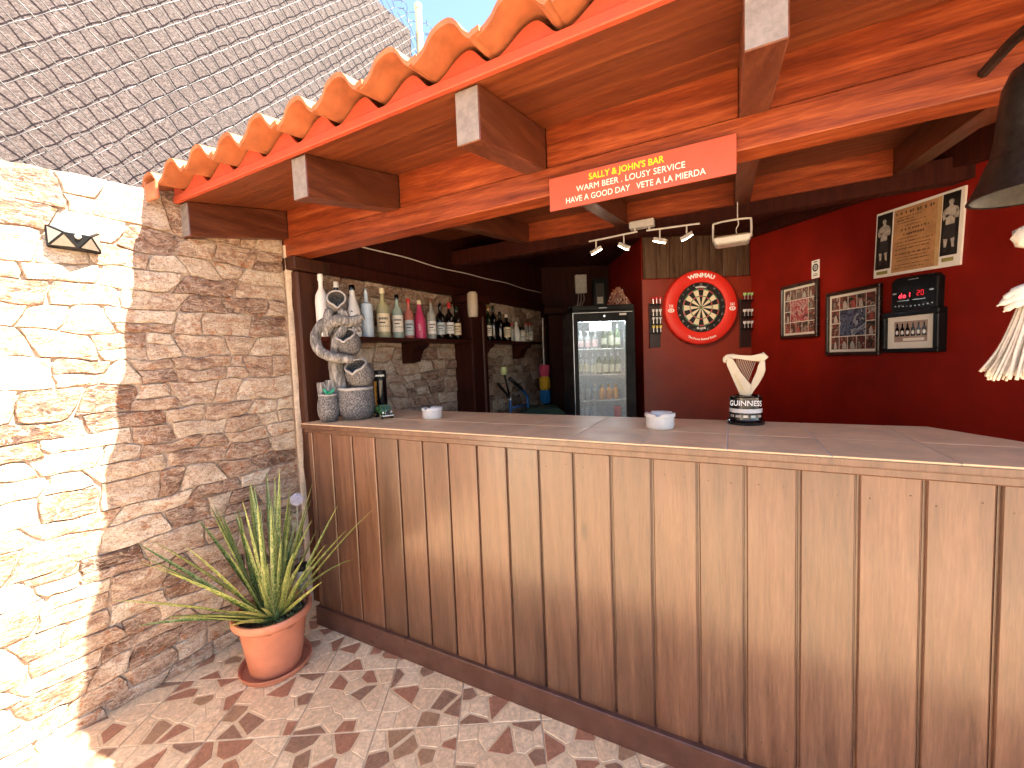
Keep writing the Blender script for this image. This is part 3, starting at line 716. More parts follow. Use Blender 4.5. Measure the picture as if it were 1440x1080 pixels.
for s, h, r, st, b_, c_, l_, lb in ((3.10, .25, .034, 'wine', m_dk, m_dk, None, 'dark bottle half hidden behind the post lamp on the far shelf'),
    (3.175, .33, .033, 'wine', m_green, m_gold, m_lab, 'tall green bottle with gold neck on the far shelf'),
    (3.262, .332, .033, 'wine', m_dk, m_green, None, 'tall black bottle third from the post on the far shelf'),
    (3.375, .28, .037, 'wine', m_dk, m_dk, None, 'dark red-wine bottle in the middle of the far shelf'),
    (3.493, .264, .042, 'spirit', m_dk, m_cap, m_lab, 'dark liqueur bottle with white cap and wide cream label'),
    (3.596, .18, .026, 'spirit', m_clear, m_red, None, 'small clear bottle with red cap on the far shelf'),
    (3.686, .202, .042, 'malibu', m_malibu, m_cap, None, 'short all-white bottle on the far shelf'),
    (3.80, .145, .042, 'jar', m_lab, m_dk, m_lab, 'squat white-labelled jar on the far shelf'),
    (3.892, .203, .03, 'spirit', m_clear, m_red, m_lab, 'red-capped bottle beside the squat jar'),
    (3.973, .205, .033, 'spirit', m_clear, m_red, m_lab, 'red-capped bottle, last on the far shelf')):
    bottle(onshelf(s), h, r, st, b_, c_, l_, lb, GF)

# ================================================================== FRIDGE
fr = thing('display_fridge', 'tall black glass-door drinks fridge with lit shelves', 'fridge', T((.90, 3.5, 0)))
FX0, FX1 = -.268, .262
m_fr = plain('fridge_black', (.004, .0038, .0038), .5, var=.2, spec=.2); m_fs = plain('fridge_side', (.035, .024, .02), .55, var=.1)
m_fin = plain('fridge_liner', (.62, .65, .68), .35, var=.03)
bm = B()
box(bm, FX0, FX0+.03, .05, .57, .08, 1.755, .004); box(bm, FX1-.03, FX1, .05, .57, .08, 1.755, .004)
box(bm, FX0+.03, FX1-.03, .05, .57, 1.70, 1.7555, .003); box(bm, FX0+.03, FX1-.03, .05, .57, .0805, .14, .003); box(bm, FX0+.031, FX1-.031, .54, .5705, .141, 1.699)
obj('cabinet', bm, m_fs, fr)
bm = B()
box(bm, FX0+.0305, FX0+.038, .06, .53, .142, 1.698); box(bm, FX1-.038, FX1-.0305, .06, .53, .142, 1.698); box(bm, FX0+.039, FX1-.039, .525, .5385, .142, 1.698); box(bm, FX0+.039, FX1-.039, .06, .52, 1.69, 1.6985)
obj('liner', bm, m_fin, fr)
dr = B()
box(dr, FX0, FX0+.042, .0, .045, .09, 1.756, .004); box(dr, FX1-.078, FX1, .0, .045, .09, 1.756, .004)
box(dr, FX0+.0425, FX1-.0785, .001, .045, 1.662, 1.7555, .003); box(dr, FX0+.0425, FX1-.0785, .001, .045, .09, .17, .003)
door = obj('door', dr, m_fr, fr)
gm = B(); box(gm, FX0+.0428, FX1-.0788, .014, .02, .171, 1.6615); obj('pane', gm, glass('fridge_glass', (.92, .95, .95), .90, .04, dirt=.16), door)
bm = B(); lathe(bm, ((.012, 0), (.012, .006), (.009, .009)), 16, M=T((.0, 0, 1.705)) @ RX(pi/2)); obj('lock', bm, m_chrome, door, smooth=40)
bm = B(); box(bm, .13, .19, -.0015, .0005, 1.708, 1.724, .0005); obj('badge', bm, m_white, door)
bm = B(); box(bm, FX0+.001, FX0+.005, -.003, -.0005, .12, 1.735); box(bm, FX0+.006, FX1-.02, -.003, -.0005, 1.7345, 1.7375); obj('edge_strip', bm, m_steel, door)
bm = B(); box(bm, FX0, FX1, .02, .56, 1.757, 1.80, .004); obj('top_housing', bm, m_fr, fr)
bm = B(); box(bm, -.04, .03, .0145, .0195, 1.772, 1.778, .001); obj('brand_bar', bm, m_chrome, fr)
SH = (1.433, 1.209, .984, .80)
for z in SH:
    bm = B(); box(bm, FX0+.045, FX1-.045, .075, .085, z-.013, z-.001, .002)
    for i in range(14): x = FX0+.05+i*.032; tube(bm, [(x, .08, z-.004), (x, .5, z-.004)], .0022, 4)
    obj('shelf', bm, m_white, fr)
bm = B(); box(bm, FX0+.06, FX1-.06, .075, .09, 1.665, 1.68, .002); obj('lamp_strip', bm, emis('fridge_led', (.92, .97, 1.), .8), fr)
bm = B(); box(bm, -.10, .085, .10, .12, 1.585, 1.655, .004); obj('header_card', bm, plain('red_white_card', (.8, .78, .78), .4), fr)
fl = bpy.data.lights.new('fridge_light', 'AREA'); fl.shape = 'RECTANGLE'; fl.size = .4; fl.size_y = .03; fl.energy = .6; fl.color = (.9, .96, 1)
flo = bpy.data.objects.new('fridge_light', fl); COL.objects.link(flo); flo.parent = fr; flo.matrix_local = T((0, .10, 1.655)) @ RX(radians(-25))
# contents, each bottle its own thing
GI = {}
def fb(x, y, shelf_i, h, r, st, mb_, mc_, ml_, label, group): bottle(T((.90+x, 3.5+y, SH[shelf_i]+.0)), h, r, st, mb_, mc_, ml_, label, group, ink=False)
m_beer = glass('beer_bottle_green', (.20, .27, .14), .6, .06); m_amber = plain('amber_bottle', (.11, .045, .012), .12); m_lime = plain('lime_label', (.58, .58, .44), .5); m_orange = plain('orange_drink', (.65, .28, .05), .4); m_pale = glass('tonic_glass', (.85, .86, .86), .7, .06)
for i, x in enumerate((-.17, -.105, -.04)): fb(x, .17, 0, .16, .026, 'slim', m_pale, m_cap, plain('pink_label', (.7, .5, .5), .5) if i == 0 else bpy.data.materials['pink_label'], ('leftmost', 'middle', 'rightmost')[i]+' of three small pink-labelled bottles on the top fridge shelf', 'pink-labelled bottles on the top fridge shelf')
for i, x in enumerate((.035, .095, .155)): fb(x, .16, 0, .215, .025, 'wine', m_beer, m_grn, m_lime, ('leftmost', 'middle', 'rightmost')[i]+' of three green beer bottles on the top fridge shelf', 'green beer bottles on the top fridge shelf')
for i in range(7): fb(-.18+.056*i, .16+.01*(i % 2), 1, .185, .025, 'wine', m_beer if i > 2 else m_pale, m_grn, m_lime, ('first', 'second', 'third', 'fourth', 'fifth', 'sixth', 'seventh')[i]+' beer bottle from the left on the second fridge shelf', 'beer bottles on the second fridge shelf')
for i in range(6): fb(-.18+.062*i, .16, 2, .13, .027, 'slim', m_pale if i < 3 else m_orange, m_cap if i < 3 else m_gold, None, ('leftmost', 'middle', 'rightmost')[i % 3]+(' of the clear tonic bottles on the third fridge shelf' if i < 3 else ' of the small orange drink bottles on the third fridge shelf'), ('tonic bottles on the third fridge shelf' if i < 3 else 'orange bottles on the third fridge shelf'))
for i, x in enumerate((-.14, -.07)): fb(x, .15, 3, .17, .024, 'wine', m_pale, m_cap, None, ('left', 'right')[i]+' one of two white-necked clear bottles low in the fridge', 'white-necked bottles low in the fridge')
bm = B(); lathe(bm, ((.028, 0), (.032, .006), (.032, .105), (.027, .115)), 18); tag(obj('drink_can', bm, m_red, None, T((1.04, 3.65, SH[3])), smooth=40), 'red drink can low in the fridge', 'can')

# things on and around the fridge
lt = thing('fairy_light_bundle', 'tangled bundle of red and clear fairy lights on top of the fridge', 'fairy lights', T((1.085, 3.72, 1.80)))
bm = B(); R = random.Random(5)
for i in range(26):
    a = R.uniform(0, 2*pi); r = R.uniform(.05, .125); pts = [(r*cos(a), r*.7*sin(a), .005), (r*.8*cos(a+.4), r*.6*sin(a+.4), .06+R.uniform(-.02, .02)), (r*.45*cos(a+.9), r*.35*sin(a+.9), .12), (.02*cos(a), .02*sin(a), .165+R.uniform(-.02, .015))]
    tube(bm, smoothpath(pts, 4), .0022, 4)
obj('wires', bm, plain('clear_cable', (.42, .22, .16), .3, spec=.8), lt, kind='stuff')
bm = B()
for i in range(60):
    a = R.uniform(0, 2*pi); z = R.uniform(.0, .15); r = (.13-.55*z)*R.uniform(.6, 1.05); p = Vector((r*cos(a), r*.7*sin(a), z+.006)); lathe(bm, ((.001, -.006), (.0045, 0), (.001, .006)), 6, p, mi=R.choice((0, 0, 1, 2)))
obj('bulbs', bm, [m_red, m_cap, plain('orange_bulb', (.6, .2, .05), .3)], lt, kind='stuff')
bx = thing('junction_box', 'white electrical box with cables above the fridge', 'electrical box', T((1.006, YB, 2.12)))
bm = B(); box(bm, -.068, .068, -.06, -.001, 0, .215, .006); obj('case', bm, plain('off_white_plastic', (.55, .54, .5), .45), bx)
bm = B()
for i, dx in enumerate((-.03, .0, .03)): tube(bm, smoothpath([(dx, -.03, .002), (dx*1.2, -.035, -.08), (dx-.02, -.04, -.15), (dx*3+.02, -.05, -.21)], 5), .007, 5)
tube(bm, smoothpath([(-.02, -.05, -.15), (-.12, -.06, -.165), (-.22, -.06, -.19), (-.3, -.06, -.18)], 5), .009, 5)
obj('cables', bm, plain('grey_cable', (.30, .28, .27), .5), bx)
pc = thing('dark_picture', 'small dark framed picture with a pale patch, leaning above the fridge', 'picture', T((1.235, YB, 1.93)))
bm = B(); box(bm, -.085, .085, -.03, -.001, 0, .36, .004); obj('frame', bm, m_black, pc)
bm = B(); box(bm, -.05, .05, -.033, -.0305, .05, .3); obj('print', bm, plain('dark_print', (.05, .045, .04), .4), pc)
bm = B(); box(bm, -.035, .035, -.0355, -.0335, .06, .14); obj('patch', bm, m_lab, pc)
# white cable along the panelling
bm = B(); pts = [(.045, s, 2.140+.005*sin(s*4)+.004*sin(s*9)) for s in [1.75+.09*i for i in range(31)]]
tube(bm, pts, .0045, 5)
tag(obj('white_cable', bm, plain('white_cable', (.62, .60, .57), .4), None, WAL), 'thin white cable clipped along the dark panelling', 'cable')
# wall lamp on the middle post
sc = thing('post_lamp', 'cream half-cylinder lamp fixed to the middle post', 'lamp', WAL @ T((.215, 2.83, 1.735)) @ RZ(-.5))
bm = B(); lathe(bm, ((.036, 0), (.041, .01), (.045, .10), (.043, .19), (.03, .207)), 18, sx=1, sy=1); obj('shade', bm, plain('cream_shade', (.52, .46, .36), .55, var=.06), sc, smooth=40)
bm = B(); box(bm, -.06, -.02, -.02, .02, .05, .15, .004); obj('mount', bm, m_black, sc)

# hand truck, cleaning duster and bin at the back
hc = thing('folding_trolley', 'blue folding trolley frame with black grips beside the stone wall', 'trolley', WAL @ T((.35, 3.15, 0)))
m_blue = plain('blue_paint', (.02, .09, .25), .35)
bm = B(); tube(bm, smoothpath([(0, .0, .0), (0, .0, .9), (0, .0, 1.02)], 4), .014, 8); tube(bm, smoothpath([(0, .32, .0), (0, .32, .9), (0, .30, 1.02), (-.02, .2, 1.1)], 4), .014, 8); tube(bm, [(0, 0, .93), (0, .32, .93)], .012, 8); obj('frame', bm, m_blue, hc, smooth=True)
bm = B(); tube(bm, [(0, .22, 1.085), (-.03, .05, 1.2)], .017, 8); tube(bm, [(0, .0, 1.02), (.02, -.22, 1.17)], .012, 8); tube(bm, [(0, .0, 1.02), (-.02, -.05, 1.24)], .01, 8); obj('grip', bm, m_black, hc, smooth=True)
bm = B(); lathe(bm, ((.016, -.015), (.016, .015)), 12, (0, 0, 1.02)); obj('hinge', bm, m_steel, hc)
bm = B(); lathe(bm, ((.018, 0), (.03, .03), (.024, .07)), 10, (-.02, -.055, 1.235)); obj('tag', bm, plain('yellow_green', (.45, .5, .2), .5), hc)
ds = thing('duster', 'pink, yellow and blue striped duster hanging beside the rear post', 'duster', T((.50, 4.62, .86)))
for z0, z1, cc in ((0, .15, (.01, .17, .42)), (.1505, .30, (.75, .42, .02)), (.3005, .43, (.72, .08, .16))):
    bm = B(); lathe(bm, [(.045, z0), (.058, z0+.03), (.058, z1-.02), (.05, z1)], 16, fn=lambda a, z: 1+.09*sin(a*7+z*20)); obj('bristles', bm, plain('duster_fibre', cc, .8, var=.25, scale=80), ds)
bm = B(); lathe(bm, ((.011, .43), (.011, .95)), 8); obj('handle', bm, m_steel, ds)
bn = thing('green_bin', 'dark green plastic bin with a lid by the fridge', 'bin', T((.36, 3.95, 0)))
m_gb = plain('green_plastic', (.025, .06, .045), .45)
bm = B(); hexa(bm, [(-.14, -.16, .02), (.2, -.16, .02), (.2, .2, .02), (-.14, .2, .02), (-.17, -.19, .84), (.23, -.19, .84), (.23, .23, .84), (-.17, .23, .84)]); obj('tub', bm, m_gb, bn)
bm = B(); hexa(bm, [(-.185, -.205, .842), (.245, -.205, .842), (.245, .245, .842), (-.185, .245, .842), (-.12, -.13, .90), (.18, -.13, .90), (.18, .18, .90), (-.12, .18, .90)]); bmesh.ops.bevel(bm, geom=list(bm.edges), offset=.012, segments=2, affect='EDGES'); obj('lid', bm, m_gb, bn)

# ================================================================== DARTS WALL
DY = YD-.031
db = thing('dartboard', 'black and cream dartboard in a broad red foam surround', 'dartboard', T((1.872, DY, 1.778)) @ RZ(0))
m_surr = plain('red_foam', (.62, .022, .012), .5, var=.05, scale=60, bump=.1)
bm = B(); lathe(bm, ((.228, 0), (.228, .055), (.235, .06), (.327, .06), (.338, .052), (.341, .04), (.341, 0)), 72, M=RX(pi/2)); obj('surround', bm, m_surr, db, smooth=40)
bm = B(); lathe(bm, ((.2275, .001), (.2275, .042), (.224, .045)), 64, M=RX(pi/2)); bd = obj('board', bm, plain('sisal_black', (.005, .0045, .0045), .8, var=.2, scale=120), db, smooth=40)
mseg = [plain('sisal_dark', (.007, .006, .0055), .85, var=.2, scale=140), plain('sisal_cream', (.66, .56, .40), .85, var=.08, scale=140), plain('sisal_red', (.42, .03, .03), .85), plain('sisal_green', (.03, .17, .05), .85)]
def sector(bm, r0_, r1_, a0, a1, y, mi, n=3):
    vs_ = [bm.verts.new((r0_*sin(a0+(a1-a0)*i/n), y, r0_*cos(a0+(a1-a0)*i/n))) for i in range(n+1)]+[bm.verts.new((r1_*sin(a0+(a1-a0)*i/n), y, r1_*cos(a0+(a1-a0)*i/n))) for i in range(n, -1, -1)]
    bm.faces.new(vs_).material_index = mi
bm = B()
for i in range(20):
    a0 = 2*pi*(i-.5)/20; a1 = a0+2*pi/20; dk = i % 2 == 0
    for r_a, r_b, kind in ((.0165, .0985, 0), (.0985, .1075, 1), (.1075, .161, 0), (.161, .1705, 1)):
        sector(bm, r_a+.0004, r_b-.0004, a0+.002, a1-.002, -.0462, (0 if dk else 1) if kind == 0 else (2 if dk else 3))
obj('segments', bm, mseg, db)
bm = B(); sector(bm, .0065, .016, 0, 2*pi-.001, -.0462, 3, 24); sector(bm, .0005, .006, 0, 2*pi-.001, -.0464, 2, 16); obj('bull', bm, mseg, db)
bm = B()
for r_ in (.0162, .0985, .1075, .161, .1705):
    tube(bm, [(r_*sin(2*pi*i/48), -.0470, r_*cos(2*pi*i/48)) for i in range(49)], .0007, 4, caps=False)
for i in range(20): a = 2*pi*(i+.5)/20; tube(bm, [(.0165*sin(a), -.0470, .0165*cos(a)), (.1705*sin(a), -.0470, .1705*cos(a))], .0006, 4)
obj('spider', bm, m_steel, db)
XZT = RX(pi/2)
for i, num in enumerate((20, 1, 18, 4, 13, 6, 10, 15, 2, 17, 3, 19, 7, 16, 8, 11, 14, 9, 12, 5)):
    a = 2*pi*i/20; text('number', str(num), .026, m_grn, db, T((.207*sin(a), -.0462, .207*cos(a))) @ XZT @ RZ(-a))
m_print = plain('white_print', (.82, .80, .78), .5, var=.03)
def arc(radius, bottom=False):
    def fn(p):
        if bottom: a = p.x/radius; rr = radius-p.y; return Vector((rr*sin(a), -rr*cos(a), p.z))
        a = p.x/radius; rr = radius+p.y; return Vector((rr*sin(a), rr*cos(a), p.z))
    return fn
text('lettering', 'WINMAU', .052, m_print, db, T((0, -.0612, 0)) @ XZT, bold=.0022, fn=arc(.288), sx=1.12)
text('lettering', 'The Force Behind Darts', .026, m_print, db, T((0, -.0612, 0)) @ XZT, bold=.0006, fn=arc(.292, True), sx=1.05)
text('lettering', 'WINMAU', .022, m_print, db, T((0, -.0466, 0)) @ XZT, bold=.0008, fn=arc(.186), sx=1.1)
text('lettering', 'BLADE', .026, m_print, db, T((0, -.0466, 0)) @ XZT, bold=.0006, fn=arc(.192, True), sx=1.1)
for sx in (-1, 1):
    bm = B(); lathe(bm, ((.018, 0), (.030, .0001), (.030, .0006)), 20, M=T((sx*.285, -.0606, -.02)) @ RX(pi/2) @ Matrix.Diagonal((1, .62, 1, 1)), caps=False)
    lathe(bm, ((.0005, 0), (.008, .0004)), 10, M=T((sx*.285, -.0606, -.02)) @ RX(pi/2), caps=False)
    for q in (-1, 0, 1): tube(bm, smoothpath([(sx*.285+q*.016, -.0612, .006), (sx*.285+q*.013, -.0612, .02), (sx*.285+q*.018, -.0612, .032)], 3), .003, 5)
    obj('emblem', bm, m_print, db)
def rack(x, z, h, tops, label):
    t = thing('dart_rack', label, 'dart rack', T((x, DY, z)), 'dart racks')
    bm = B(); box(bm, -.05, .05, -.012, -.001, 0, h, .002); box(bm, -.055, -.05, -.02, -.0005, -.01, h+.01, .001); obj('panel', bm, plain('rack_panel', (.02, .008, .007), .35), t)
    for q, (zz, m) in enumerate(tops):
        for j in (-1, 0, 1):
            bm = B(); xx = j*.033+.012; tube(bm, [(xx, -.03, zz-.05), (xx, -.03, zz)], .0035, 6)
            for a in range(4):
                d = Vector((cos(a*pi/2+.5), sin(a*pi/2+.5), 0))*.015; vv = [bm.verts.new(Vector((xx, -.03, zz-.012))), bm.verts.new(Vector((xx, -.03, zz+.018))), bm.verts.new(Vector((xx, -.03, zz+.02))+d), bm.verts.new(Vector((xx, -.03, zz+.0))+d)]; f = bm.faces.new(vv); f.material_index = 1
            obj('dart', bm, [m_steel, m], t)
        bm = B(); box(bm, -.048, .052, -.045, -.0125, zz-.055, zz-.045, .002); obj('holder', bm, m_black, t)
m_yfl = plain('yellow_flight', (.65, .5, .12), .5); m_wfl = plain('pale_flight', (.6, .55, .55), .5); m_rfl = plain('red_flight', (.6, .04, .05), .5); m_gfl = plain('green_flight', (.35, .5, .2), .5)
rack(1.455, 1.43, .40, ((.44, m_rfl), (.33, m_wfl), (.26, m_wfl), (.18, m_yfl)), 'dark dart rack with red flights at the top, left of the dartboard')
rack(2.31, 1.40, .44, ((.48, m_gfl), (.33, m_wfl), (.22, m_wfl)), 'dark dart rack with green flights at the top, right of the dartboard')

# ================================================================== PICTURE WALL
def PW(y, z): return T((XR, y, z)) @ RZ(-pi/2)
def photo_mat(name, cols, scale):
    k = NT(name); co = k.coord(40.); n1 = k.noise(co, scale, 3, .6, 1.5); k.l(k.ramp(n1, cols, 'CONSTANT'), k.p.inputs['Base Color']); k.p.inputs['Roughness'].default_value = .25; return k.m
m_ph = photo_mat('sports_photo', ((0, (.02, .03, .02)), (.40, (.06, .05, .04)), (.5, (.30, .05, .04)), (.56, (.10, .09, .07)), (.62, (.55, .45, .40))), 26)
m_ph_red = photo_mat('red_crowd_photo', ((0, (.05, .03, .03)), (.38, (.45, .06, .08)), (.5, (.6, .35, .33)), (.58, (.35, .05, .06)), (.66, (.65, .55, .52))), 15)
m_ph_blue = photo_mat('blue_arena_photo', ((0, (.03, .04, .07)), (.4, (.10, .13, .22)), (.5, (.04, .04, .06)), (.58, (.36, .40, .50)), (.66, (.12, .14, .2))), 11)
m_frame = plain('dark_brown_frame', (.022, .009, .006), .3, var=.2); m_mount = plain('cream_mount', (.86, .79, .69), .6, var=.03)
def collage(y, z, w, h, mc, label):
    t = thing('framed_collage', label, 'picture', PW(y, z), 'framed photo collages'); b = .024
    bm = B(); box(bm, -w/2, w/2, -.03, -.001, h/2-b, h/2, .004); box(bm, -w/2, w/2, -.03, -.001, -h/2, -h/2+b, .004); box(bm, -w/2, -w/2+b, -.0295, -.001, -h/2+b, h/2-b, .004); box(bm, w/2-b, w/2, -.0295, -.001, -h/2+b, h/2-b, .004)
    obj('frame', bm, m_frame, t)
    bm = B(); box(bm, -w/2+b, w/2-b, -.012, -.002, -h/2+b, h/2-b); obj('mount', bm, m_mount, t)
    iw_, ih = w-2*b-.03, h-2*b-.03; cw_, ch_ = iw_/5, ih/4
    for i in range(5):
        for j in range(4):
            if 1 <= i <= 3 and 1 <= j <= 2: continue
            bm = B(); x0 = -iw_/2+i*cw_; z0 = -ih/2+j*ch_; box(bm, x0+.003, x0+cw_-.003, -.0138, -.0122, z0+.003, z0+ch_-.003)
            ph = obj('photo', bm, m_ph, t)
            if rnd.random() < .8:
                bm = B(); cx = x0+cw_/2+rnd.uniform(-.012, .012); q = rnd.uniform(.3, .6)*cw_; prism(bm, [(cx-q*.45, z0+.006), (cx+q*.5, z0+.006), (cx+q*.3, z0+ch_*.45), (cx+q*.1, z0+ch_*.62), (cx-q*.15, z0+ch_*.6), (cx-q*.4, z0+ch_*.4)], .0139, .0143, M=XZ)
                obj('figure_print', bm, [plain('print_%d' % (len(bpy.data.materials) % 3), rnd.choice(((.5, .44, .4), (.35, .05, .04), (.2, .16, .14))), .3)], ph)
    bm = B(); x0 = -iw_/2+cw_; box(bm, x0+.003, x0+3*cw_-.003, -.0140, -.0122, -ih/2+ch_+.003, -ih/2+3*ch_-.003); c_ = obj('photo', bm, mc, t)
    bm = B(); prism(bm, [(-.05, -.07), (.055, -.07), (.06, -.03), (.035, -.012), (.012, 0), (.012, .03), (-.014, .03), (-.012, 0), (-.035, -.015), (-.055, -.035)], .0141, .0146, M=XZ @ Matrix.Scale(.62, 4)); obj('figure_print', bm, plain('centre_print', (.42, .38, .36), .3), c_)
    bm = B(); box(bm, -w/2+b, w/2-b, -.0165, -.0155, -h/2+b, h/2-b); obj('pane', bm, glass('picture_glass', (.97, .97, .97), 1., .03) if 'picture_glass' not in bpy.data.materials else bpy.data.materials['picture_glass'], t)
collage(3.2, 1.665, .40, .425, m_ph_red, 'smaller framed photo collage with red centre picture, nearest the dartboard')
collage(2.71, 1.532, .424, .442, m_ph_blue, 'larger framed photo collage with bluish centre picture')
cd_ = thing('wall_card', 'small white card with a round black emblem above the first collage', 'card', PW(3.048, 1.952))
bm = B(); box(bm, -.038, .038, -.003, -.001, -.066, .066); obj('card', bm, m_paper, cd_)
bm = B(); lathe(bm, ((.017, 0), (.029, .0002), (.029, .0008)), 24, M=T((0, -.0032, .012)) @ RX(pi/2), caps=False); box(bm, -.018, .018, -.0036, -.0031, .05, .057); box(bm, -.025, .025, -.0036, -.0031, -.048, -.043); box(bm, -.02, .02, -.0036, -.0031, -.036, -.032); obj('emblem', bm, m_ink, cd_)
bm = B(); lathe(bm, ((.001, 0), (.014, .0004)), 16, M=T((0, -.0032, .012)) @ RX(pi/2), caps=False); obj('emblem_centre', bm, plain('grey_print', (.25, .25, .27), .5), cd_)
# boxing poster
po = thing('boxing_poster', 'old boxing poster with two fighter photographs, white border, on the red wall', 'poster', PW(2.305, 1.972) @ RY(.045))
W_, H_ = .49, .388
bm = B(); box(bm, -W_/2, W_/2, -.012, -.001, -H_/2, H_/2, .001); obj('board', bm, m_paper, po)
m_tan = plain('aged_paper', (.48, .25, .11), .6, var=.22, scale=12); m_bphoto = plain('dark_photograph', (.016, .013, .011), .4, var=.4, scale=20); m_skin = plain('print_grey', (.46, .42, .38), .5, var=.3, scale=40)
bm = B(); box(bm, -.128, .115, -.0132, -.0122, -.178, .178); bill = obj('bill', bm, m_tan, po)
bm = B(); box(bm, .1155, .138, -.0130, -.0122, -.18, .18); obj('bill_margin', bm, plain('ochre_paper', (.55, .36, .17), .6), po)
bm = B(); R = random.Random(3)
for z, hh, x0, x1 in ((.152, .020, -.115, .1), (.128, .007, -.11, .03), (.113, .010, -.11, -.01), (.097, .006, -.10, .06), (.078, .006, -.06, .03), (.057, .013, -.08, .075), (.030, .013, -.065, .055), (.008, .006, -.09, .02), (-.012, .009, -.11, .1), (-.032, .006, -.1, .09), (-.05, .008, -.11, .09), (-.078, .010, -.11, .09), (-.098, .006, -.11, .08), (-.115, .008, -.1, .09), (-.14, .006, -.11, .09), (-.158, .007, -.11, .06)):
    x = x0
    while x < x1:
        w = R.uniform(.25, .75)*hh; box(bm, x, min(x1, x+w), -.0138, -.0133, z-hh/2*R.uniform(.6, 1), z+hh/2*R.uniform(.6, 1)); x += w+hh*R.choice((.2, .25, .3, .9))
obj('print', bm, plain('faded_ink', (.11, .055, .03), .6), bill)
for sx, x0, x1, z0 in ((-1, -.236, -.138, -.146), (1, .142, .226, -.135)):
    bm = B(); box(bm, x0, x1, -.0132, -.0122, z0, .18); ph = obj('photo', bm, m_bphoto, po); cx = (x0+x1)/2
    def q(pts, mt):
        bm = B(); prism(bm, [(cx+x, z) for x, z in pts], .0133, .0139, M=XZ); obj('figure_print', bm, mt, ph)
    q([(.0125*cos(a*pi/6)+.001*sx, .136+.0155*sin(a*pi/6)) for a in range(12)], m_skin)
    q([(-.010, .126), (-.006, .15), (.004, .153), (.013, .146), (.0125, .138), (.004, .146), (-.006, .143)], m_ink)
    q([(-.006, .122), (.007, .122), (.012, .113), (.031, .104), (.033, .082), (.022, .060), (.021, .022), (-.021, .022), (-.022, .060), (-.032, .080), (-.030, .102), (-.011, .112)], m_skin)
    q([(.026, .100), (.036, .098), (.041, .070), (.038, .048), (.012, .052), (.010, .062), (.028, .064)], m_skin)
    q([(-.026, .100), (-.036, .096), (-.040, .070), (-.034, .046), (-.006, .066), (-.009, .076), (-.027, .068)], m_skin)
    q([(-.024, .0215), (.024, .0215), (.029, -.045), (.004, -.049), (-.001, -.028), (-.006, -.049), (-.031, -.043)], m_ink)
    q([(-.028, -.048), (-.008, -.052), (-.010, -.078), (-.012, -.092), (-.023, -.092), (-.024, -.076)], m_skin)
    q([(.007, -.052), (.026, -.048), (.025, -.078), (.027, -.096), (.016, -.096), (.013, -.078)], m_skin)
    q([(-.023, -.093), (-.012, -.093), (-.011, -.12), (-.027, -.12), (-.026, -.112)], m_ink)
    q([(.016, -.097), (.027, -.097), (.030, -.124), (.014, -.124)], m_ink)
    bm = B(); box(bm, x0+.012, x1-.014, -.0134, -.0126, z0-.031, z0-.012); obj('caption', bm, plain('olive_caption', (.28, .25, .06), .5), po)
# score display
sd = thing('score_display', 'black electronic dart scorer with glowing red digits under the poster', 'scoreboard', PW(2.275, 1.655) @ RY(.02))
bm = B(); prism(bm, [(-.13, -.085), (-.1, -.097), (.09, -.099), (.13, -.085), (.13, .075), (.11, .095), (-.1, .1), (-.13, .08)], .001, .045, M=XZ, bev=.006); obj('case', bm, m_black, sd)
m_led = emis('red_led', (1, .03, .05), .8); m_dim = emis('dim_red_led', (.5, .01, .02), .25)
SEG = {'d': 'bcdeg', 'o': 'cdeg', '1': 'bc', '2': 'abged', '0': 'abcdef'}
def digit(bm, ch, x, z, s):
    for c_ in SEG[ch]:
        if c_ in 'agd': zz = z+{'a': s, 'g': 0, 'd': -s}[c_]; box(bm, x-s*.4, x+s*.4, -.0462, -.0452, zz-s*.12, zz+s*.12)
        else: xx = x+(s*.5 if c_ in 'bc' else -s*.5); z0 = z+(.12*s if c_ in 'bf' else -.88*s); box(bm, xx-s*.1, xx+s*.1, -.0462, -.0452, z0, z0+s*.76)
bm = B(); [digit(bm, c_, -.072+.024*i, -.004, .013) for i, c_ in enumerate('do1')]; obj('digits', bm, m_led, sd)
bm = B(); [digit(bm, c_, .03+.022*i, .0, .013) for i, c_ in enumerate('20')]; obj('digits', bm, m_dim, sd)
bm = B()
for i in range(10): lathe(bm, ((.004, 0), (.003, .002)), 8, M=T((-.1+.023*i, -.0452, -.062-.006*sin(i*.35))) @ RX(pi/2))
for x in (-.108, .1): lathe(bm, ((.013, 0), (.011, .002)), 14, M=T((x, -.0452, .01)) @ RX(pi/2) @ Matrix.Diagonal((1, .4, 1, 1)))
obj('buttons', bm, m_grn, sd)
bm = B(); box(bm, -.03, .03, -.0458, -.0452, .078, .083); box(bm, -.09, -.02, -.0458, -.0452, -.036, -.032); box(bm, .0, .07, -.0458, -.0452, -.036, -.032); obj('print', bm, m_grn, sd)
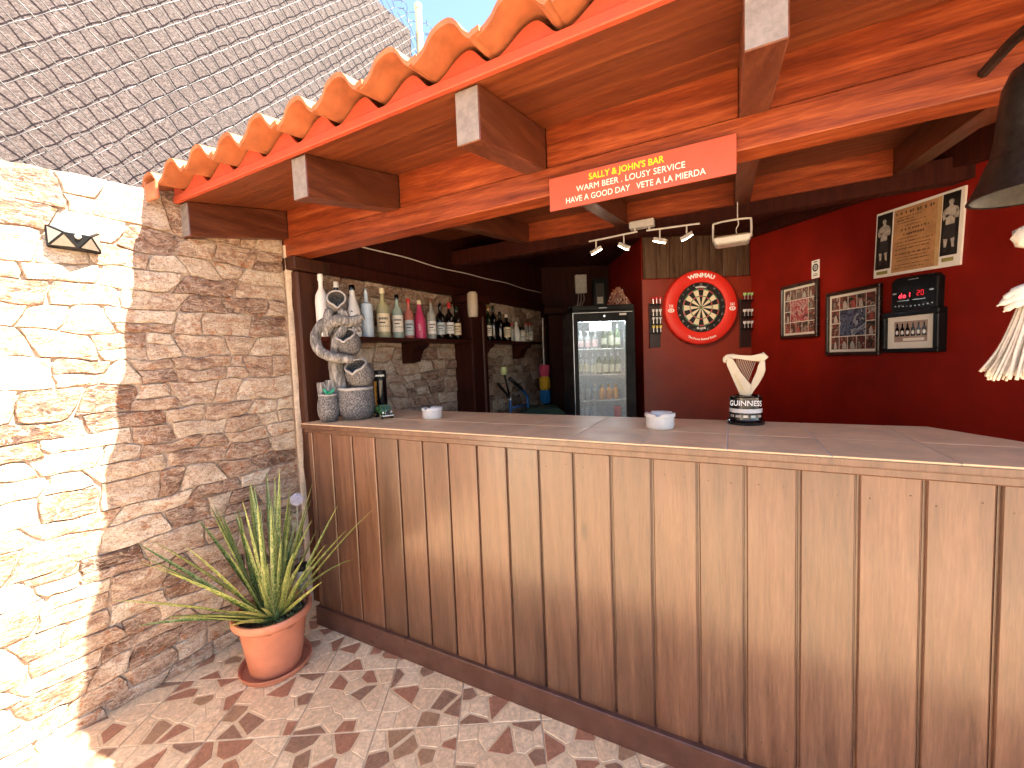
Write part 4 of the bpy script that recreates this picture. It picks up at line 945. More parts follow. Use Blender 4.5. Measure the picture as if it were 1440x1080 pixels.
# picture of six bottles
bp_ = thing('framed_bottle_print', 'black-framed print of six dark bottles below the scorer', 'picture', PW(2.29, 1.444)); w, h, b = .324, .238, .03
bm = B(); box(bm, -w/2, w/2, -.055, -.001, h/2-b, h/2, .004); box(bm, -w/2, w/2, -.055, -.001, -h/2, -h/2+b*.8, .004); box(bm, -w/2, -w/2+b*.7, -.0545, -.001, -h/2+b*.8, h/2-b, .004); box(bm, w/2-b, w/2, -.0545, -.001, -h/2+b*.8, h/2-b, .004); obj('frame', bm, m_black, bp_)
bm = B(); box(bm, -w/2+b*.7, w/2-b, -.035, -.002, -h/2+b*.8, h/2-b); obj('mount', bm, m_mount, bp_)
bm = B(); box(bm, -.098, .09, -.0366, -.0352, -.058, .06); pr_ = obj('print', bm, plain('print_ground', (.38, .26, .2), .4), bp_)
for i in range(6):
    x = -.081+.031*i; bm = B(); prism(bm, [(x-.012, -.025), (x+.012, -.025), (x+.012, .015), (x+.005, .028), (x+.004, .05), (x-.004, .05), (x-.005, .028), (x-.012, .015)], .0367, .0372, M=XZ); b1 = obj('bottle_print', bm, m_dk, pr_)
for i in range(6):
    x = -.081+.031*i; bm = B(); prism(bm, [(x+.0085*cos(a*pi/5), -.004+.0125*sin(a*pi/5)) for a in range(10)], .0373, .0377, M=XZ); obj('label_print', bm, m_paper, pr_)
bm = B(); box(bm, -.045, .075, -.0372, -.0367, -.052, -.036); obj('title_print', bm, m_mount, pr_)

# ================================================================== LIGHT FITTINGS
tr = thing('track_light', 'white ceiling track light with four small lit spot heads', 'track light', BAR @ T((-.51, 2.87, 2.17)))
bm = B(); box(bm, -.078, .078, -.03, .03, .03, .075, .004); obj('canopy', bm, m_white, tr)
bm = B(); tube(bm, [(-.36, 0, 0), (-.03, 0, .012)], .006, 8); tube(bm, [(-.045, 0, .012), (-.045, 0, .03)], .006, 8); obj('rail', bm, m_white, tr)
bm = B(); tube(bm, [(.028, 0, .008), (.345, 0, -.004)], .006, 8); tube(bm, [(.045, 0, .008), (.045, 0, .03)], .006, 8); obj('rail', bm, m_white, tr)
m_led2 = emis('lamp_led', (1, .86, .62), 5.0)
BI = BAR.to_3x3().inverted(); 
for x, tgt in ((-.31, (.9, 3.3, 0)), (-.12, (1.25, 3.4, 0.2)), (.11, (1.80, 3.84, 1.85)), (.27, (2.33, 3.45, 1.7))):
    hp = Vector((x, 0, -.07)); wp = tr.matrix_world @ hp; d = (Vector(tgt)-wp).normalized(); dl = BI @ d
    q = dl.to_track_quat('-Z', 'Y').to_matrix().to_4x4()
    bm = B(); tube(bm, [(x, 0, 0), (x, 0, -.06)], .005, 8); st = obj('stem', bm, m_white, tr)
    hm = T(hp) @ RZ((.9, -.5, .3, -.3)[int((x+.31)*7.2+.5) % 4]) @ RY((-.5, .55, .3, .35)[int((x+.31)*7.2+.5) % 4])
    bm = B(); box(bm, -.042, .042, -.017, .017, -.008, .016, .003); hd = obj('head', bm, m_white, tr, hm)
    bm = B(); box(bm, -.038, .038, -.0145, .0145, -.0125, -.0085, .001); obj('lens', bm, m_led2, hd)
    sp = bpy.data.lights.new('spot_beam', 'SPOT'); sp.energy = (1.5 if x < 0 else 6.0); sp.color = (1, .80, .55); sp.spot_size = radians(75); sp.spot_blend = .8; sp.shadow_soft_size = .03
    spo = bpy.data.objects.new('spot_beam', sp); COL.objects.link(spo); spo.parent = tr; spo.matrix_local = T(hp+dl*.02) @ q
fl_ = thing('floodlight', 'white floodlight hanging from a wire bracket beside the track light', 'floodlight', BAR @ T((.01, 2.80, 1.995)))
bm = B(); hexa(bm, [(-.085, -.06, 0), (.085, -.06, 0), (.085, .06, 0), (-.085, .06, 0), (-.10, -.07, .035), (.10, -.07, .035), (.10, .07, .035), (-.10, .07, .035)]); bmesh.ops.bevel(bm, geom=list(bm.edges), offset=.004, segments=1, affect='EDGES'); obj('housing', bm, m_white, fl_)
bm = B(); box(bm, -.075, .075, -.05, .05, -.003, -.0005); obj('lens', bm, plain('frosted_lens', (.6, .57, .5), .3), fl_)
bm = B(); box(bm, -.085, .085, -.055, .055, .0355, .045, .003); obj('back_fins', bm, plain('tan_metal', (.30, .24, .16), .5), fl_)
bm = B(); tube(bm, smoothpath([(-.098, 0, .03), (-.098, 0, .12), (-.085, 0, .135), (0, 0, .14), (.085, 0, .135), (.098, 0, .12), (.098, 0, .03)], 4), .006, 6); obj('bracket', bm, m_white, fl_)
bm = B(); tube(bm, smoothpath([(.03, 0, .04), (.022, .0, .08), (.034, 0, .11), (.03, 0, .145), (.03, .02, .25)], 5), .003, 5); obj('cord', bm, m_white, fl_)

# ================================================================== SIGN ON THE BEAM
sg = thing('bar_sign', "orange-red bar sign reading SALLY & JOHN'S BAR fixed to the main beam", 'sign', BAR @ T((-.288, 1.489, 1.978)) @ RY(.006))
bm = B(); box(bm, -.307, .307, -.009, -.001, -.058, .059, .001); obj('board', bm, plain('coral_sign_paint', (.46, .085, .05), .45, var=.05, scale=8), sg)
def fit(s, width, size, bold, cx, cz, m, parent, y=-.0095):
    me = text_mesh(s, size, bold); xs = [v.co.x for v in me.vertices]; me.materials.clear(); me.materials.append(m); kx = width/(max(xs)-min(xs)); mid = (max(xs)+min(xs))/2
    for v in me.vertices: v.co = ((v.co.x-mid)*kx, v.co.y, v.co.z)
    inst('lettering', me, parent, T((cx, y, cz)) @ RX(pi/2))
m_yl = plain('yellow_vinyl', (.80, .62, .02), .4, var=.03); m_wv = plain('white_vinyl', (.85, .83, .80), .4, var=.03)
fit("SALLY & JOHN'S BAR", .254, .030, .0006, -.028, .033, m_yl, sg)
fit('WARM BEER . LOUSY SERVICE', .365, .029, .0, -.02, .0, m_wv, sg)
fit('HAVE A GOOD DAY   VETE A LA MIERDA', .464, .029, .0, -.01, -.034, m_wv, sg)

# ================================================================== BELL
be = thing('ship_bell', 'large dark bronze bell hanging at the right end of the beam', 'bell', BAR @ T((.551, 1.25, 1.672)))
k = NT('dark_bronze'); co = k.coord(); n1 = k.noise(co, 60, 5, .7); k.l(k.ramp(n1, ((.3, (.010, .009, .007)), (.7, (.035, .031, .025)))), k.p.inputs['Base Color']); k.p.inputs['Metallic'].default_value = .55; k.p.inputs['Roughness'].default_value = .38; k.bump(n1, .2, .003); m_bell = k.m
out = [(.104, 0), (.100, .008), (.088, .035), (.077, .07), (.0745, .074), (.0745, .078), (.0715, .082), (.066, .12), (.0625, .17), (.058, .215), (.047, .245), (.03, .258), (.012, .262)]
bm = B(); lathe(bm, out+[(.010, .254), (.04, .238), (.052, .20), (.058, .12), (.072, .065), (.09, .02), (.098, .002)], 48, caps=False); rings = None
bmesh.ops.remove_doubles(bm, verts=bm.verts, dist=.00001); obj('body', bm, m_bell, be, smooth=50)
bm = B(); lathe(bm, ((.098, .0005), (.104, .0)), 48, caps=False); obj('lip', bm, m_bell, be)
bm = B(); lathe(bm, ((.012, .262), (.02, .275), (.02, .295), (.01, .31)), 16); tube(bm, [(0, 0, .30), (0, .0, .345), (0, .12, .36), (0, .236, .36)], .012, 8); obj('hanger', bm, m_bell, be, smooth=40)
bm = B(); lathe(bm, ((.004, .20), (.004, .06), (.014, .045), (.017, .025), (.012, .008), (.004, .0)), 14); obj('clapper', bm, m_bell, be, smooth=True)
rp = thing('bell_rope', 'white knotted rope with a frayed tassel hanging from the bell', 'rope', BAR @ T((.551, 1.25, 1.30)))
m_rope = plain('cotton_rope', (.52, .49, .44), .85, var=.12, scale=90, bump=.4)
bm = B(); pts = [(.003*sin(i*1.1), .003*cos(i*1.1), .37-.011*i) for i in range(19)]; tube(bm, pts, [.009+.002*sin(i*2.2) for i in range(19)], 8); obj('cord', bm, m_rope, rp, smooth=True)
bm = B(); lathe(bm, ((.004, .262), (.02, .27), (.026, .285), (.022, .302), (.006, .312)), 14, (-.012, 0, 0), fn=lambda a, z: 1+.16*sin(5*a+z*150)); obj('knot', bm, m_rope, rp, smooth=True)
R = random.Random(8); bm = B()
for i in range(130):
    a = R.uniform(0, 2*pi); r1 = R.uniform(.3, 1)**.5; L = R.uniform(.92, 1.04)
    p = [(.016*r1*cos(a), .016*r1*sin(a), .178), (.03*r1*cos(a), .03*r1*sin(a), .12), (.043*r1*cos(a)-.006, .043*r1*sin(a), .06), (.06*r1*cos(a)-.012+R.uniform(-.006, .006), .058*r1*sin(a), .178-.178*L)]
    tube(bm, smoothpath(p, 4), R.uniform(.0022, .0038), 4)
obj('tassel', bm, m_rope, rp, smooth=True, kind='stuff')
for q, (z, L) in enumerate(((.176, .055), (.165, .062), (.152, .052))):
    bm = B(); tube(bm, smoothpath([(0, -.015, z), (-.02, -.022, z+.006), (-.04, -.02, z-.002), (-L, -.012, z-.016)], 5), [.010]*6+[.011]*5+[.007]*3+[.002]*2, 8, flat=.7); obj('loose_strand', bm, m_rope, rp, smooth=True)

# ================================================================== THINGS ON THE COUNTER
ZT = 1.0862
def ashtray(u, v, r, h, label):
    t = thing('ashtray', label, 'ashtray', BAR @ T((u, v, ZT)), 'white ashtrays on the counter')
    bm = B()
    def notch(a, z): return 1.0
    seg = 48; prof = [(r*.80, 0), (r*.88, .002), (r*.95, .012), (r*.95, h-.016), (r*1.02, h-.014), (r*1.03, h-.003), (r*.97, h), (r*.62, h-.004), (r*.56, h-.012), (r*.54, .010), (.004, .008)]
    rings = lathe(bm, prof, seg)
    for j in (4, 5, 6, 7, 8):
        for i, v_ in enumerate(rings[j]):
            a = 2*pi*i/seg
            for c_ in (.5, .5+2*pi/3, .5+4*pi/3):
                d = abs((a-c_+pi) % (2*pi)-pi)
                if d < .2: v_.co.z -= .009*(1-(d/.2)**2)*(0 if j == 4 else 1)
    obj('bowl', bm, m_white, t, smooth=50); return t
ashtray(-1.355, 1.672, .052, .058, 'white lidded ashtray on the left half of the counter, near the fountain')
ashtray(-.243, 1.672, .055, .062, 'white ashtray in the middle of the counter, left of the harp')
# harp tap ornament
hp_ = thing('harp_font', 'cream harp-shaped beer font on a black drum base', 'beer font', BAR @ T((.052, 1.875, ZT)) @ RZ(A_BAR-.545))
m_cream2 = plain('harp_cream', (.50, .43, .31), .32, var=.07, scale=30); m_gloss = plain('gloss_black', (.004, .004, .0045), .15, spec=.6)
bm = B(); lathe(bm, ((.066, 0), (.067, .01), (.060, .016), (.058, .022), (.058, .046)), 48); lathe(bm, ((.0575, .0465), (.0575, .0625)), 48, mi=1); lathe(bm, ((.0575, .063), (.0575, .106), (.053, .111), (.047, .112), (.044, .107)), 48); obj('drum', bm, [m_gloss, m_white], hp_, smooth=40)
def wrap(p, rr=.0581): a = p.x/rr; return Vector((rr*sin(a), -(rr+p.z-.0), p.y))
text('lettering', 'GUINNESS', .029, m_wv, hp_, T((0, 0, .085)), bold=.0003, fn=lambda p: wrap(p, .0580), sx=.98)
bm = B()
for i in range(5):
    a = -.9+.45*i; box(bm, -.009, .009, -.0592, -.0578, .029, .039, .001, M=RZ(a))
obj('badge', bm, m_grn, hp_)
def hpt(pts): return [((x-410)/2909, (632-y)/2909+.108) for x, y in pts]
bm = B(); prism(bm, hpt([(205, 215), (240, 185), (265, 170), (300, 230), (360, 350), (420, 440), (470, 505), (455, 628), (350, 618), (290, 450), (235, 270)]), -.017, .017, M=XZ, bev=.004); sb_ = obj('soundbox', bm, m_cream2, hp_, smooth=35)
bm = B(); prism(bm, hpt([(178, 215), (184, 175), (220, 146), (280, 138), (340, 155), (400, 175), (470, 180), (540, 165), (585, 132), (634, 190), (600, 226), (560, 238), (480, 228), (400, 212), (330, 195), (270, 182), (236, 195), (222, 240), (192, 246)]), -.0145, .0145, M=XZ, bev=.004); obj('neck', bm, m_cream2, hp_, smooth=35)
bm = B(); prism(bm, hpt([(545, 225), (600, 215), (606, 330), (585, 405), (540, 490), (490, 570), (462, 634), (370, 634), (420, 560), (452, 500), (492, 450), (530, 360), (545, 290)]), -.0125, .0125, M=XZ, bev=.004); obj('fore_pillar', bm, m_cream2, hp_, smooth=35)
bm = B()
for i in range(11):
    a = hpt([(325+i*19, 195+i*3), (318+i*11+5, 265+i*19)]); tube(bm, [(a[0][0], 0, a[0][1]), (a[1][0], 0, a[1][1])], .0009, 5)
obj('strings', bm, m_cream2, hp_)
text('lettering', 'GUINNESS', .0155, plain('gold_print', (.45, .33, .12), .4), sb_, T((-.0235, -.0173, .165)) @ RX(pi/2) @ RZ(-1.19))
# tall black tin
tn = thing('black_tin', 'tall black cylindrical gift tin with a gold stripe beside the fountain', 'tin', BAR @ T((-1.805, 1.765, ZT)) @ RZ(A_BAR+.33))
bm = B(); lathe(bm, ((.037, 0), (.038, .004), (.038, .195)), 32); obj('tube', bm, m_gloss, tn, smooth=40)
bm = B(); lathe(bm, ((.0395, .1955), (.0395, .25), (.036, .253)), 32); obj('lid', bm, m_black, tn, smooth=40)
bm = B(); lathe(bm, ((.0383, .012), (.0383, .19)), 40, caps=False); bmesh.ops.delete(bm, geom=[f for f in bm.faces if not (-2.6 < atan2(f.calc_center_median().y, f.calc_center_median().x) < -2.05)], context='FACES'); obj('gold_stripe', bm, m_gold, tn)
text('lettering', 'GUINNESS', .015, m_grn, tn, T((0, 0, .222)), fn=lambda p: wrap(p+Vector((-.008, 0, 0)), .0396))
# toy truck
tk = thing('toy_truck', 'small green vintage toy tipper truck in front of the black tin', 'toy truck', BAR @ T((-1.652, 1.632, ZT)) @ RZ(A_BAR+.60))
m_tg = plain('toy_green', (.03, .11, .03), .3, var=.1); m_tb = plain('toy_black', (.005, .005, .005), .5)
# local: -y is the front
bm = B(); hexa(bm, [(-.027, -.040, .022), (.027, -.040, .022), (.027, .0, .022), (-.027, .0, .022), (-.027, -.030, .070), (.027, -.030, .070), (.027, .0, .072), (-.027, .0, .072)]); bmesh.ops.bevel(bm, geom=list(bm.edges), offset=.003, segments=2, affect='EDGES'); cab = obj('cab', bm, m_tg, tk)
bm = B()
for x in (-.013, .013):
    hexa(bm, [(x-.0105, -.0378, .049), (x+.0105, -.0378, .049), (x+.0105, -.0358, .049), (x-.0105, -.0358, .049), (x-.0105, -.0345, .066), (x+.0105, -.0345, .066), (x+.0105, -.0325, .066), (x-.0105, -.0325, .066)])
for sx in (-1, 1): box(bm, sx*.0274-.0004, sx*.0274+.0004, -.026, -.006, .048, .065)
obj('windscreen', bm, plain('toy_window', (.02, .05, .03), .15), cab)
bm = B(); hexa(bm, [(-.014, -.064, .020), (.014, -.064, .020), (.020, -.041, .020), (-.020, -.041, .020), (-.012, -.063, .043), (.012, -.063, .043), (.018, -.041, .047), (-.018, -.041, .047)]); bmesh.ops.bevel(bm, geom=list(bm.edges), offset=.003, segments=2, affect='EDGES'); bon = obj('bonnet', bm, m_tg, tk)
bm = B(); prism(bm, [(-.010, .021), (.010, .021), (.011, .036), (.006, .044), (-.006, .044), (-.011, .036)], .0645, .0665, M=XZ); obj('grille', bm, m_tb, bon)
bm = B(); tube(bm, [(-.0115, -.0665, .021), (-.0125, -.0665, .036), (-.007, -.0665, .0455), (.007, -.0665, .0455), (.0125, -.0665, .036), (.0115, -.0665, .021)], .0013, 5); obj('grille_surround', bm, m_chrome, bon)
for x in (-.022, .022):
    bm = B(); lathe(bm, ((.006, 0), (.0065, .004), (.004, .007)), 14, M=T((x, -.054, .033)) @ RX(pi/2)); obj('headlight', bm, m_cap, tk, smooth=40)
    bm = B(); pts = [(x*1.0, -.066, .017), (x*1.25, -.058, .029), (x*1.35, -.045, .031), (x*1.35, -.030, .020)]; tube(bm, smoothpath(pts, 4), .006, 8, flat=.35); obj('mudguard', bm, m_tg, tk, smooth=True)
bm = B(); box(bm, -.031, .031, -.071, -.067, .014, .0205, .001); obj('bumper', bm, m_cap, tk)
bm = B(); box(bm, -.018, .018, -.06, .085, .015, .0215, .001); obj('chassis', bm, m_tb, tk)
bm = B(); hexa(bm, [(-.028, .006, .032), (.028, .006, .032), (.026, .086, .032), (-.026, .086, .032), (-.033, .002, .062), (.033, .002, .062), (.033, .096, .058), (-.033, .096, .058)])
for f in bm.faces[:]:
    if f.normal.z > .5 or f.calc_center_median().z > .056:
        r = bmesh.ops.inset_individual(bm, faces=[f], thickness=.004); bmesh.ops.translate(bm, vec=(0, 0, -.02), verts=f.verts); break
obj('tipper_bed', bm, m_tg, tk)
for x in (-.027, .027):
    for y in (-.046, .05, .074):
        bm = B(); lathe(bm, ((.006, -.005), (.0145, -.005), (.0155, -.002), (.0155, .002), (.0145, .005), (.006, .005)), 20, M=T((x, y, .0157)) @ RY(pi/2)); wl = obj('wheel', bm, m_tb, tk, smooth=40)
        bm = B(); lathe(bm, ((.0085, -.0055), (.0085, .0055)), 14, M=T((x, y, .0157)) @ RY(pi/2)); obj('hub', bm, plain('toy_hub', (.45, .38, .2), .4) if 'toy_hub' not in bpy.data.materials else bpy.data.materials['toy_hub'], wl)

# fountain of stacked pots
fo = thing('pot_fountain', 'grey stone-effect cascading pot fountain on the left end of the counter', 'fountain', T((-.80, 2.235, ZT)) @ RZ(.345))
k = NT('speckled_stone'); co = k.coord(); n1 = k.noise(co, 170, 3, .8); n2 = k.noise(co, 12, 4)
c = k.ramp(n1, ((.38, (.025, .025, .027)), (.5, (.105, .102, .106)), (.62, (.30, .29, .285)))); k.l(k.mix(.7, c, k.ramp(n2, ((.3, (.6, .6, .62)), (.7, (1.1, 1.08, 1.06)))), 'MULTIPLY'), k.p.inputs['Base Color']); k.p.inputs['Roughness'].default_value = .75; k.bump(n1, .5, .004); m_pot = k.m
k = NT('carved_wood_grey'); co = k.coord(scale=(1, 1, .25)); n1 = k.noise(co, 60, 5, .7, .8); k.l(k.ramp(n1, ((.34, (.035, .033, .032)), (.5, (.15, .143, .137)), (.66, (.40, .38, .36)))), k.p.inputs['Base Color']); k.p.inputs['Roughness'].default_value = .75; k.bump(n1, .8, .006); m_drift = k.m
m_rim = plain('worn_pale_rim', (.33, .32, .315), .7, var=.2, scale=60, bump=.3)
def pot(r, h, M, name='pot', mouth=.82, spout=None):
    """round-bellied pot with a thick rim, hollow inside; axis +z"""
    pr = [(r*.55, 0), (r*.72, .004), (r*.93, h*.22), (r, h*.45), (r*.95, h*.7), (r*mouth, h*.9), (r*mouth*.98, h*.95)]
    inn = [(r*mouth*.86, h*.94), (r*.86, h*.7), (r*.88, h*.45), (r*.5, h*.12), (.002, h*.10)]
    def sp(a, z): return 1+(.28*exp(-((a-spout+pi) % (2*pi)-pi)**2/.05) if spout is not None and z > h*.88 else 0)
    bm = B(); lathe(bm, pr+inn, 36, M=M, fn=sp); p = obj(name, bm, m_pot, fo, smooth=50)
    bm = B(); pts = [];
    for i in range(37):
        a = 2*pi*i/36; s_ = sp(a, h); dz = -.10*r*(s_-1)/.28 if spout is not None else 0
        pts.append(M @ Vector((r*mouth*.95*s_*cos(a), r*mouth*.95*s_*sin(a), h*.965+dz+.004*noise.noise((cos(a)*3, sin(a)*3, r*50)))))
    tube(bm, pts, r*.085, 7, caps=False); obj('rim', bm, m_rim, p, smooth=True); return p
pot(.098, .170, T((.025, 0, 0)), 'main_pot', .90)
pot(.055, .145, T((-.113, -.02, 0)), 'side_pot', .80)
tilt = lambda x, y, z, ax, ay, s: T((x, y, z)) @ RY(ay) @ RX(ax) @ T((0, 0, -s))
pot(.072, .125, tilt(.050, -.028, .24, .50, -.38, .062), 'tilted_pot', .80, spout=-pi/2-.5)
pot(.062, .115, tilt(.004, -.035, .405, .62, -.30, .055), 'tilted_pot', .80, spout=-pi/2-.4)
pot(.056, .11, tilt(-.040, .0, .615, 1.12, -.05, .055), 'tilted_pot', .82, spout=-pi/2)
def log(pts, rad, name, seg=14):
    bm = B(); P_ = smoothpath(pts, 6); n = len(P_); rr = [rad[0]+(rad[-1]-rad[0])*i/(n-1) if len(rad) == 2 else rad[min(len(rad)-1, int(i/(n-1)*(len(rad)-1)+.5))] for i in range(n)]
    tube(bm, P_, rr, seg)
    for v in bm.verts:
        c_ = min(P_, key=lambda p: (p-v.co).length); d = (v.co-c_); a = atan2(d.y, d.x)
        v.co += d*(.10*noise.noise((a*3.2, v.co.z*8, 4))+.08*noise.noise((v.co.x*70, v.co.y*70, v.co.z*12)))
    obj(name, bm, m_drift, fo, smooth=True)
log([(-.045, .03, .10), (-.055, .03, .20), (-.062, .03, .30), (-.05, .035, .40), (-.04, .03, .50), (-.035, .03, .58)], [.052, .042, .04, .038, .04, .036], 'trunk')
log([(-.06, .0, .535), (-.12, -.02, .505), (-.152, -.035, .44), (-.14, -.055, .375), (-.09, -.075, .338), (-.03, -.085, .325), (.022, -.08, .318)], [.020, .024, .026, .026, .024, .020], 'root')
log([(-.09, -.01, .46), (-.085, -.035, .50), (-.04, -.05, .525), (.02, -.05, .515), (.065, -.045, .53)], [.018, .026, .030, .030, .026], 'root')
log([(-.075, -.01, .585), (-.085, -.03, .55), (-.10, -.03, .49), (-.10, -.03, .44)], [.018, .024, .022, .014], 'root')
log([(-.02, -.03, .575), (-.01, -.045, .54), (.0, -.05, .49)], [.022, .026, .012], 'root')
log([(.0, -.035, .50), (-.03, -.05, .46), (-.06, -.05, .41), (-.065, -.04, .35)], [.018, .022, .02, .014], 'root')
for x, z in ((.068, .535), (.052, .475)):
    bm = B(); lathe(bm, ((.012, -.02), (.018, .018), (.011, .019), (.008, 0)), 14, M=T((x, -.055, z)) @ RY(1.2) @ RX(.3)); obj('knot_hole', bm, m_drift, fo, smooth=50)
log([(-.135, .02, .09), (-.138, .02, .15), (-.14, .02, .205)], [.026, .024], 'stump'); log([(-.10, .02, .12), (-.103, .02, .17), (-.105, .02, .215)], [.022, .02], 'stump')
m_suc = plain('turquoise_succulent', (.03, .36, .22), .5, var=.2)
bm = B()
for i in range(13):
    a = i*2.4; t_ = .25+.08*(i % 4); d = Vector((cos(a)*sin(t_*3), sin(a)*sin(t_*3), cos(t_*3)*.8+.25)); p0 = Vector((-.105, -.045, .142)); tube(bm, [p0, p0+d*.022, p0+d*.042], [.004, .006, .0006], 5, flat=.5)
obj('succulent', bm, m_suc, fo, smooth=True)

# ================================================================== SOLAR LIGHT ON THE SUNLIT WALL
so_ = thing('solar_wall_light', 'black faceted solar wall light on the sunlit stones', 'wall light', WAL @ T((.014, .532, 1.895)) @ RZ(pi/2) @ RY(.0))
# local x along wall (+s), local -y off the wall
bm = B(); box(bm, -.074, .074, -.016, .0, -.041, .041, .004); obj('housing', bm, m_black, so_)
V_ = dict(TL=(-.073, -.0165, .040), TR=(.073, -.0165, .040), BL=(-.073, -.0165, -.036), BR=(.073, -.0165, -.036), L=(-.036, -.058, .012), R=(.036, -.058, .012), M=(0, -.052, -.038), MB=(0, -.0165, -.041))
fcs = (('TL', 'TR', 'R', 'L'), ('TL', 'L', 'BL'), ('TR', 'BR', 'R'), ('BL', 'L', 'M'), ('R', 'BR', 'M'), ('L', 'R', 'M'), ('BL', 'M', 'MB'), ('BR', 'MB', 'M'))
bm = B(); vv = {k_: bm.verts.new(p) for k_, p in V_.items()}
for f in fcs: bm.faces.new([vv[k_] for k_ in f])
obj('shell', bm, m_black, so_)
m_sol = plain('solar_glass', (.10, .13, .15), .12, var=.1, spec=.8); m_dif = plain('led_window', (.24, .21, .17), .25, var=.12, scale=80)
for i, f in enumerate(fcs[:5]):
    P_ = [Vector(V_[k_]) for k_ in f]; c_ = sum(P_, Vector())/len(P_); nm_ = (P_[1]-P_[0]).cross(P_[2]-P_[0]).normalized()
    if nm_.y > 0: nm_ = -nm_
    bm = B(); bm.faces.new([bm.verts.new(c_+(p-c_)*(.80 if len(P_) == 3 else .86)+nm_*.0008) for p in P_]); obj('solar_panel' if i == 0 else 'led_window', bm, m_sol if i == 0 else m_dif, so_)
bm = B(); lathe(bm, ((.010, 0), (.009, .005), (.005, .009), (.001, .010)), 16, M=T((0, -.0575, .004)) @ RX(pi/2)); obj('sensor_dome', bm, m_white, so_, smooth=True)

# ================================================================== POTTED PLANT
PC = Vector((-1.088, 1.872, 0))
pp = thing('potted_plant', 'spiky variegated snake plant in a terracotta plastic pot with saucer', 'potted plant', T(PC))
m_tc = plain('terracotta_plastic', (.48, .18, .105), .45, var=.16, scale=7)
bm = B(); lathe(bm, ((.105, .0), (.118, .0015), (.140, .006), (.146, .026), (.151, .030), (.150, .034), (.143, .031), (.136, .011), (.1, .008), (.002, .008)), 48); obj('saucer', bm, m_tc, pp, smooth=50)
bm = B(); lathe(bm, ((.100, .010), (.108, .014), (.128, .16), (.140, .242), (.155, .244), (.163, .250), (.165, .272), (.160, .280), (.150, .279), (.147, .265), (.143, .235), (.135, .225)), 56, caps=False); obj('pot', bm, m_tc, pp, smooth=40)
bm = B(); lathe(bm, ((.138, .228), (.09, .236), (.04, .242), (.002, .243)), 32, fn=lambda a, z: 1+.02*sin(a*9)); 
for v in bm.verts: v.co.z += .008*noise.noise((v.co.x*30, v.co.y*30, 1))
obj('soil', bm, plain('potting_soil', (.05, .032, .022), .95, var=.5, scale=90, bump=1.), pp)
k = NT('snake_leaf'); uv = k.coord(kind='UV', scale=(1.5, 16, 1)); oi = k.rand(); n1 = k.noise(uv, 2.4, 4, .6, 1.2)
uv2 = k.coord(kind='UV'); sx_ = k.n('ShaderNodeSeparateXYZ'); k.l(uv2, sx_.inputs[0])
c = k.ramp(n1, ((.38, (.04, .09, .02)), (.46, (.10, .18, .04)), (.52, (.22, .28, .08)), (.60, (.42, .44, .19))))
edge = k.ramp(k.math('ABSOLUTE', k.math('SUBTRACT', sx_.outputs[0], .5)), ((.36, (0, 0, 0)), (.47, (1, 1, 1))))
c = k.mix(k.math('MULTIPLY', edge, .7), c, (.46, .46, .19)); c = k.mix(1., c, k.ramp(oi, ((0, (.72, .75, .7)), (1, (1.2, 1.15, 1.05)))), 'MULTIPLY')
k.l(c, k.p.inputs['Base Color']); k.p.inputs['Roughness'].default_value = .42; m_leaf = k.m
def leaf(p0, d, L, w, curl, twist, n=14):
    bm = B(); uvl = bm.loops.layers.uv.new('UVMap'); p = Vector(p0); dirv = Vector(d).normalized(); rows = []
    side = dirv.cross(Vector((0, 0, 1))); side = side.normalized() if side.length > .05 else Vector((cos(twist), sin(twist), 0))
    side = Matrix.Rotation(twist, 3, dirv) @ side
    for i in range(n+1):
        t_ = i/n; ww = w*(.75+.35*sin(pi*min(1, t_*1.5)*.5))*(1-t_**2.2)**.8+.0006; up_ = side.cross(dirv).normalized()
        pts = [p+side*ww*x+up_*ww*(.55*abs(x)-(.12 if abs(x) < .5 else 0)) for x in (-1, -.5, 0, .5, 1)]
        rows.append([(bm.verts.new(q), (j/4, t_*L/.5)) for j, q in enumerate(pts)])
        dirv = (dirv+Vector((0, 0, -1))*curl*(t_+.15)/n+Vector((noise.noise((p.x*6, p.y*6, 1)), noise.noise((p.x*6, p.y*6, 5)), 0))*.05/n*6).normalized(); p = p+dirv*L/n
        side = (side-dirv*side.dot(dirv)).normalized()
    for a, b in zip(rows, rows[1:]):
        for j in range(4):
            q = (a[j], a[j+1], b[j+1], b[j]); f = bm.faces.new([x[0] for x in q])
            for lp, x in zip(f.loops, q): lp[uvl].uv = x[1]
    return bm, p
R = random.Random(21); cnt = 0
cn_ = Vector((sin(A_BAR), cos(A_BAR), 0))
want = [((-.80, -.45, .62), .62, .55), ((-.72, -.6, .50), .46, .45), ((-.8, -.5, .95), .58, .35), ((-.62, -.35, .9), .6, .3), ((.75, .35, 1.0), .62, .55), ((.85, .3, .85), .6, .65), ((.8, .45, 1.25), .62, .3), ((.7, .1, .7), .42, 1.1), ((.05, .1, 1.5), .66, .05), ((-.12, .0, 1.5), .62, .05), ((.2, .05, 1.4), .6, .1), ((-.35, -.2, 1.3), .6, .2), ((.45, .1, 1.3), .56, .2), ((-.95, -.3, .55), .44, .4), ((.3, -.3, 1.2), .42, .2)]
i = 0
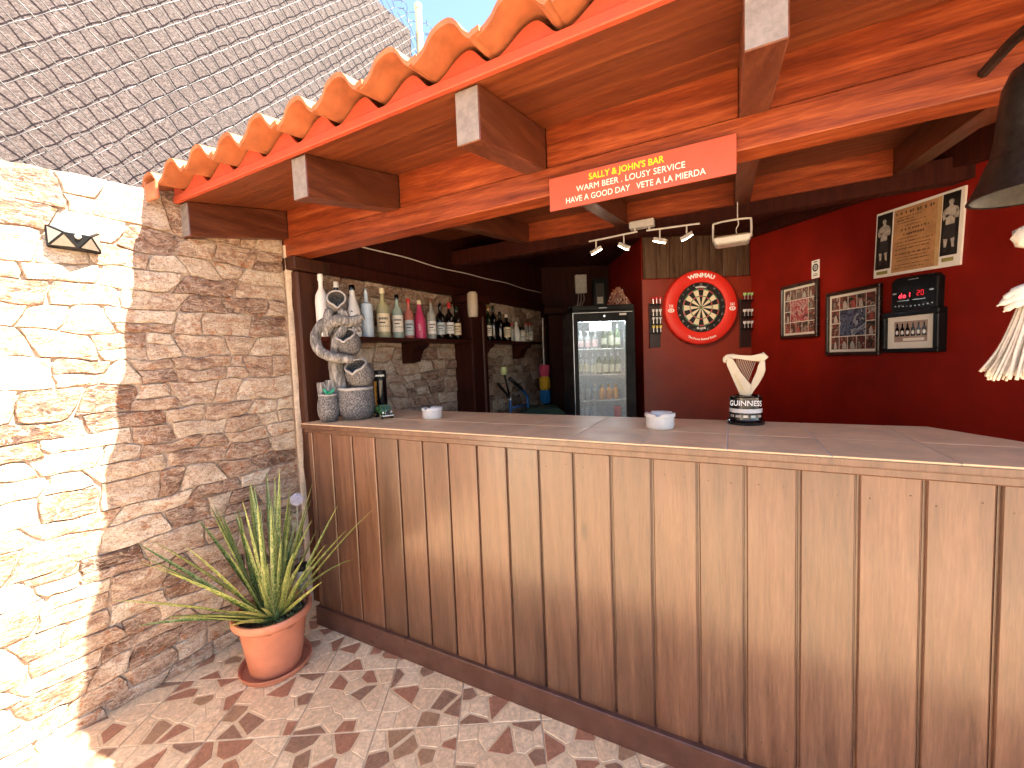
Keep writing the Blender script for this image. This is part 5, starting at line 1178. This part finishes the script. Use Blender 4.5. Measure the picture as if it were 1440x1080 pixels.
while cnt < 72 and i < 300:
    i += 1
    if want: d, L, cu = want.pop(0)
    else:
        a = R.uniform(0, 2*pi); le = R.choice((.15, .3, .5, .7, .95)); d = (sin(le)*cos(a), sin(le)*sin(a), cos(le)); L = R.uniform(.34, .66); cu = R.uniform(.05, .5)
    a = atan2(d[1], d[0])+R.uniform(-.6, .6); p0 = (R.uniform(.01, .055)*cos(a), R.uniform(.01, .055)*sin(a), .232)
    bm, tip = leaf(p0, d, L, R.uniform(.0105, .016), cu, R.uniform(-.4, .4)); g_ = tip+PC
    if (g_.dot(wn)+2.2768) < .06 or g_.dot(cn_) > 1.36: bm.free(); continue
    obj('leaf', bm, m_leaf, pp, smooth=True); cnt += 1
# small succulents in the same pot
for j in range(4):
    a = -1.2+.5*j; p0 = Vector((.10*cos(a), .10*sin(a), .238)); bm = B()
    for q in range(7): b = q*2.4; dv = Vector((cos(b)*.8, sin(b)*.8, .6)); tube(bm, [p0, p0+dv*.018, p0+dv*.034], [.004, .007, .001], 5, flat=.5)
    obj('succulent', bm, plain('succulent_green', (.10, .13, .05), .5, var=.3) if j == 0 else bpy.data.materials['succulent_green'], pp, smooth=True)
# lilac pompom flower and stake light standing in the pot
pf = thing('lilac_flower', 'pale lilac pompom flower on a thin stem behind the snake plant', 'flower', T(PC+Vector((.085, .08, .235))))
bm = B(); tube(bm, smoothpath([(0, 0, 0), (.005, .01, .25), (.01, .02, .50)], 6), .003, 6); obj('stem', bm, plain('flower_stem', (.25, .28, .22), .6), pf)
bm = B()
for q in range(220):
    zz = 1-2*(q+.5)/220; a = q*2.39996; rr = sqrt(1-zz*zz); dv = Vector((rr*cos(a), rr*sin(a), zz)); c_ = Vector((.01, .02, .51)); tube(bm, [c_+dv*.008, c_+dv*R.uniform(.022, .031)], [.0012, .0026], 4)
obj('petals', bm, plain('lilac_petal', (.50, .50, .60), .7, var=.15), pf, kind='stuff')
sk = thing('garden_stake_light', 'small black-capped solar stake light at the back of the plant pot', 'garden light', T(PC+Vector((.118, .055, .22))))
bm = B(); lathe(bm, ((.0226, .12), (.0226, .205)), 18); obj('lens', bm, glass('stake_glass', (.7, .68, .62), .5, .1), sk, smooth=40)
bm = B(); lathe(bm, ((.03, .2055), (.032, .212), (.03, .226), (.012, .232)), 20); obj('cap', bm, m_black, sk, smooth=40)
bm = B(); lathe(bm, ((.004, .0), (.004, .115), (.018, .1195)), 10); obj('stake', bm, m_steel, sk, smooth=40)
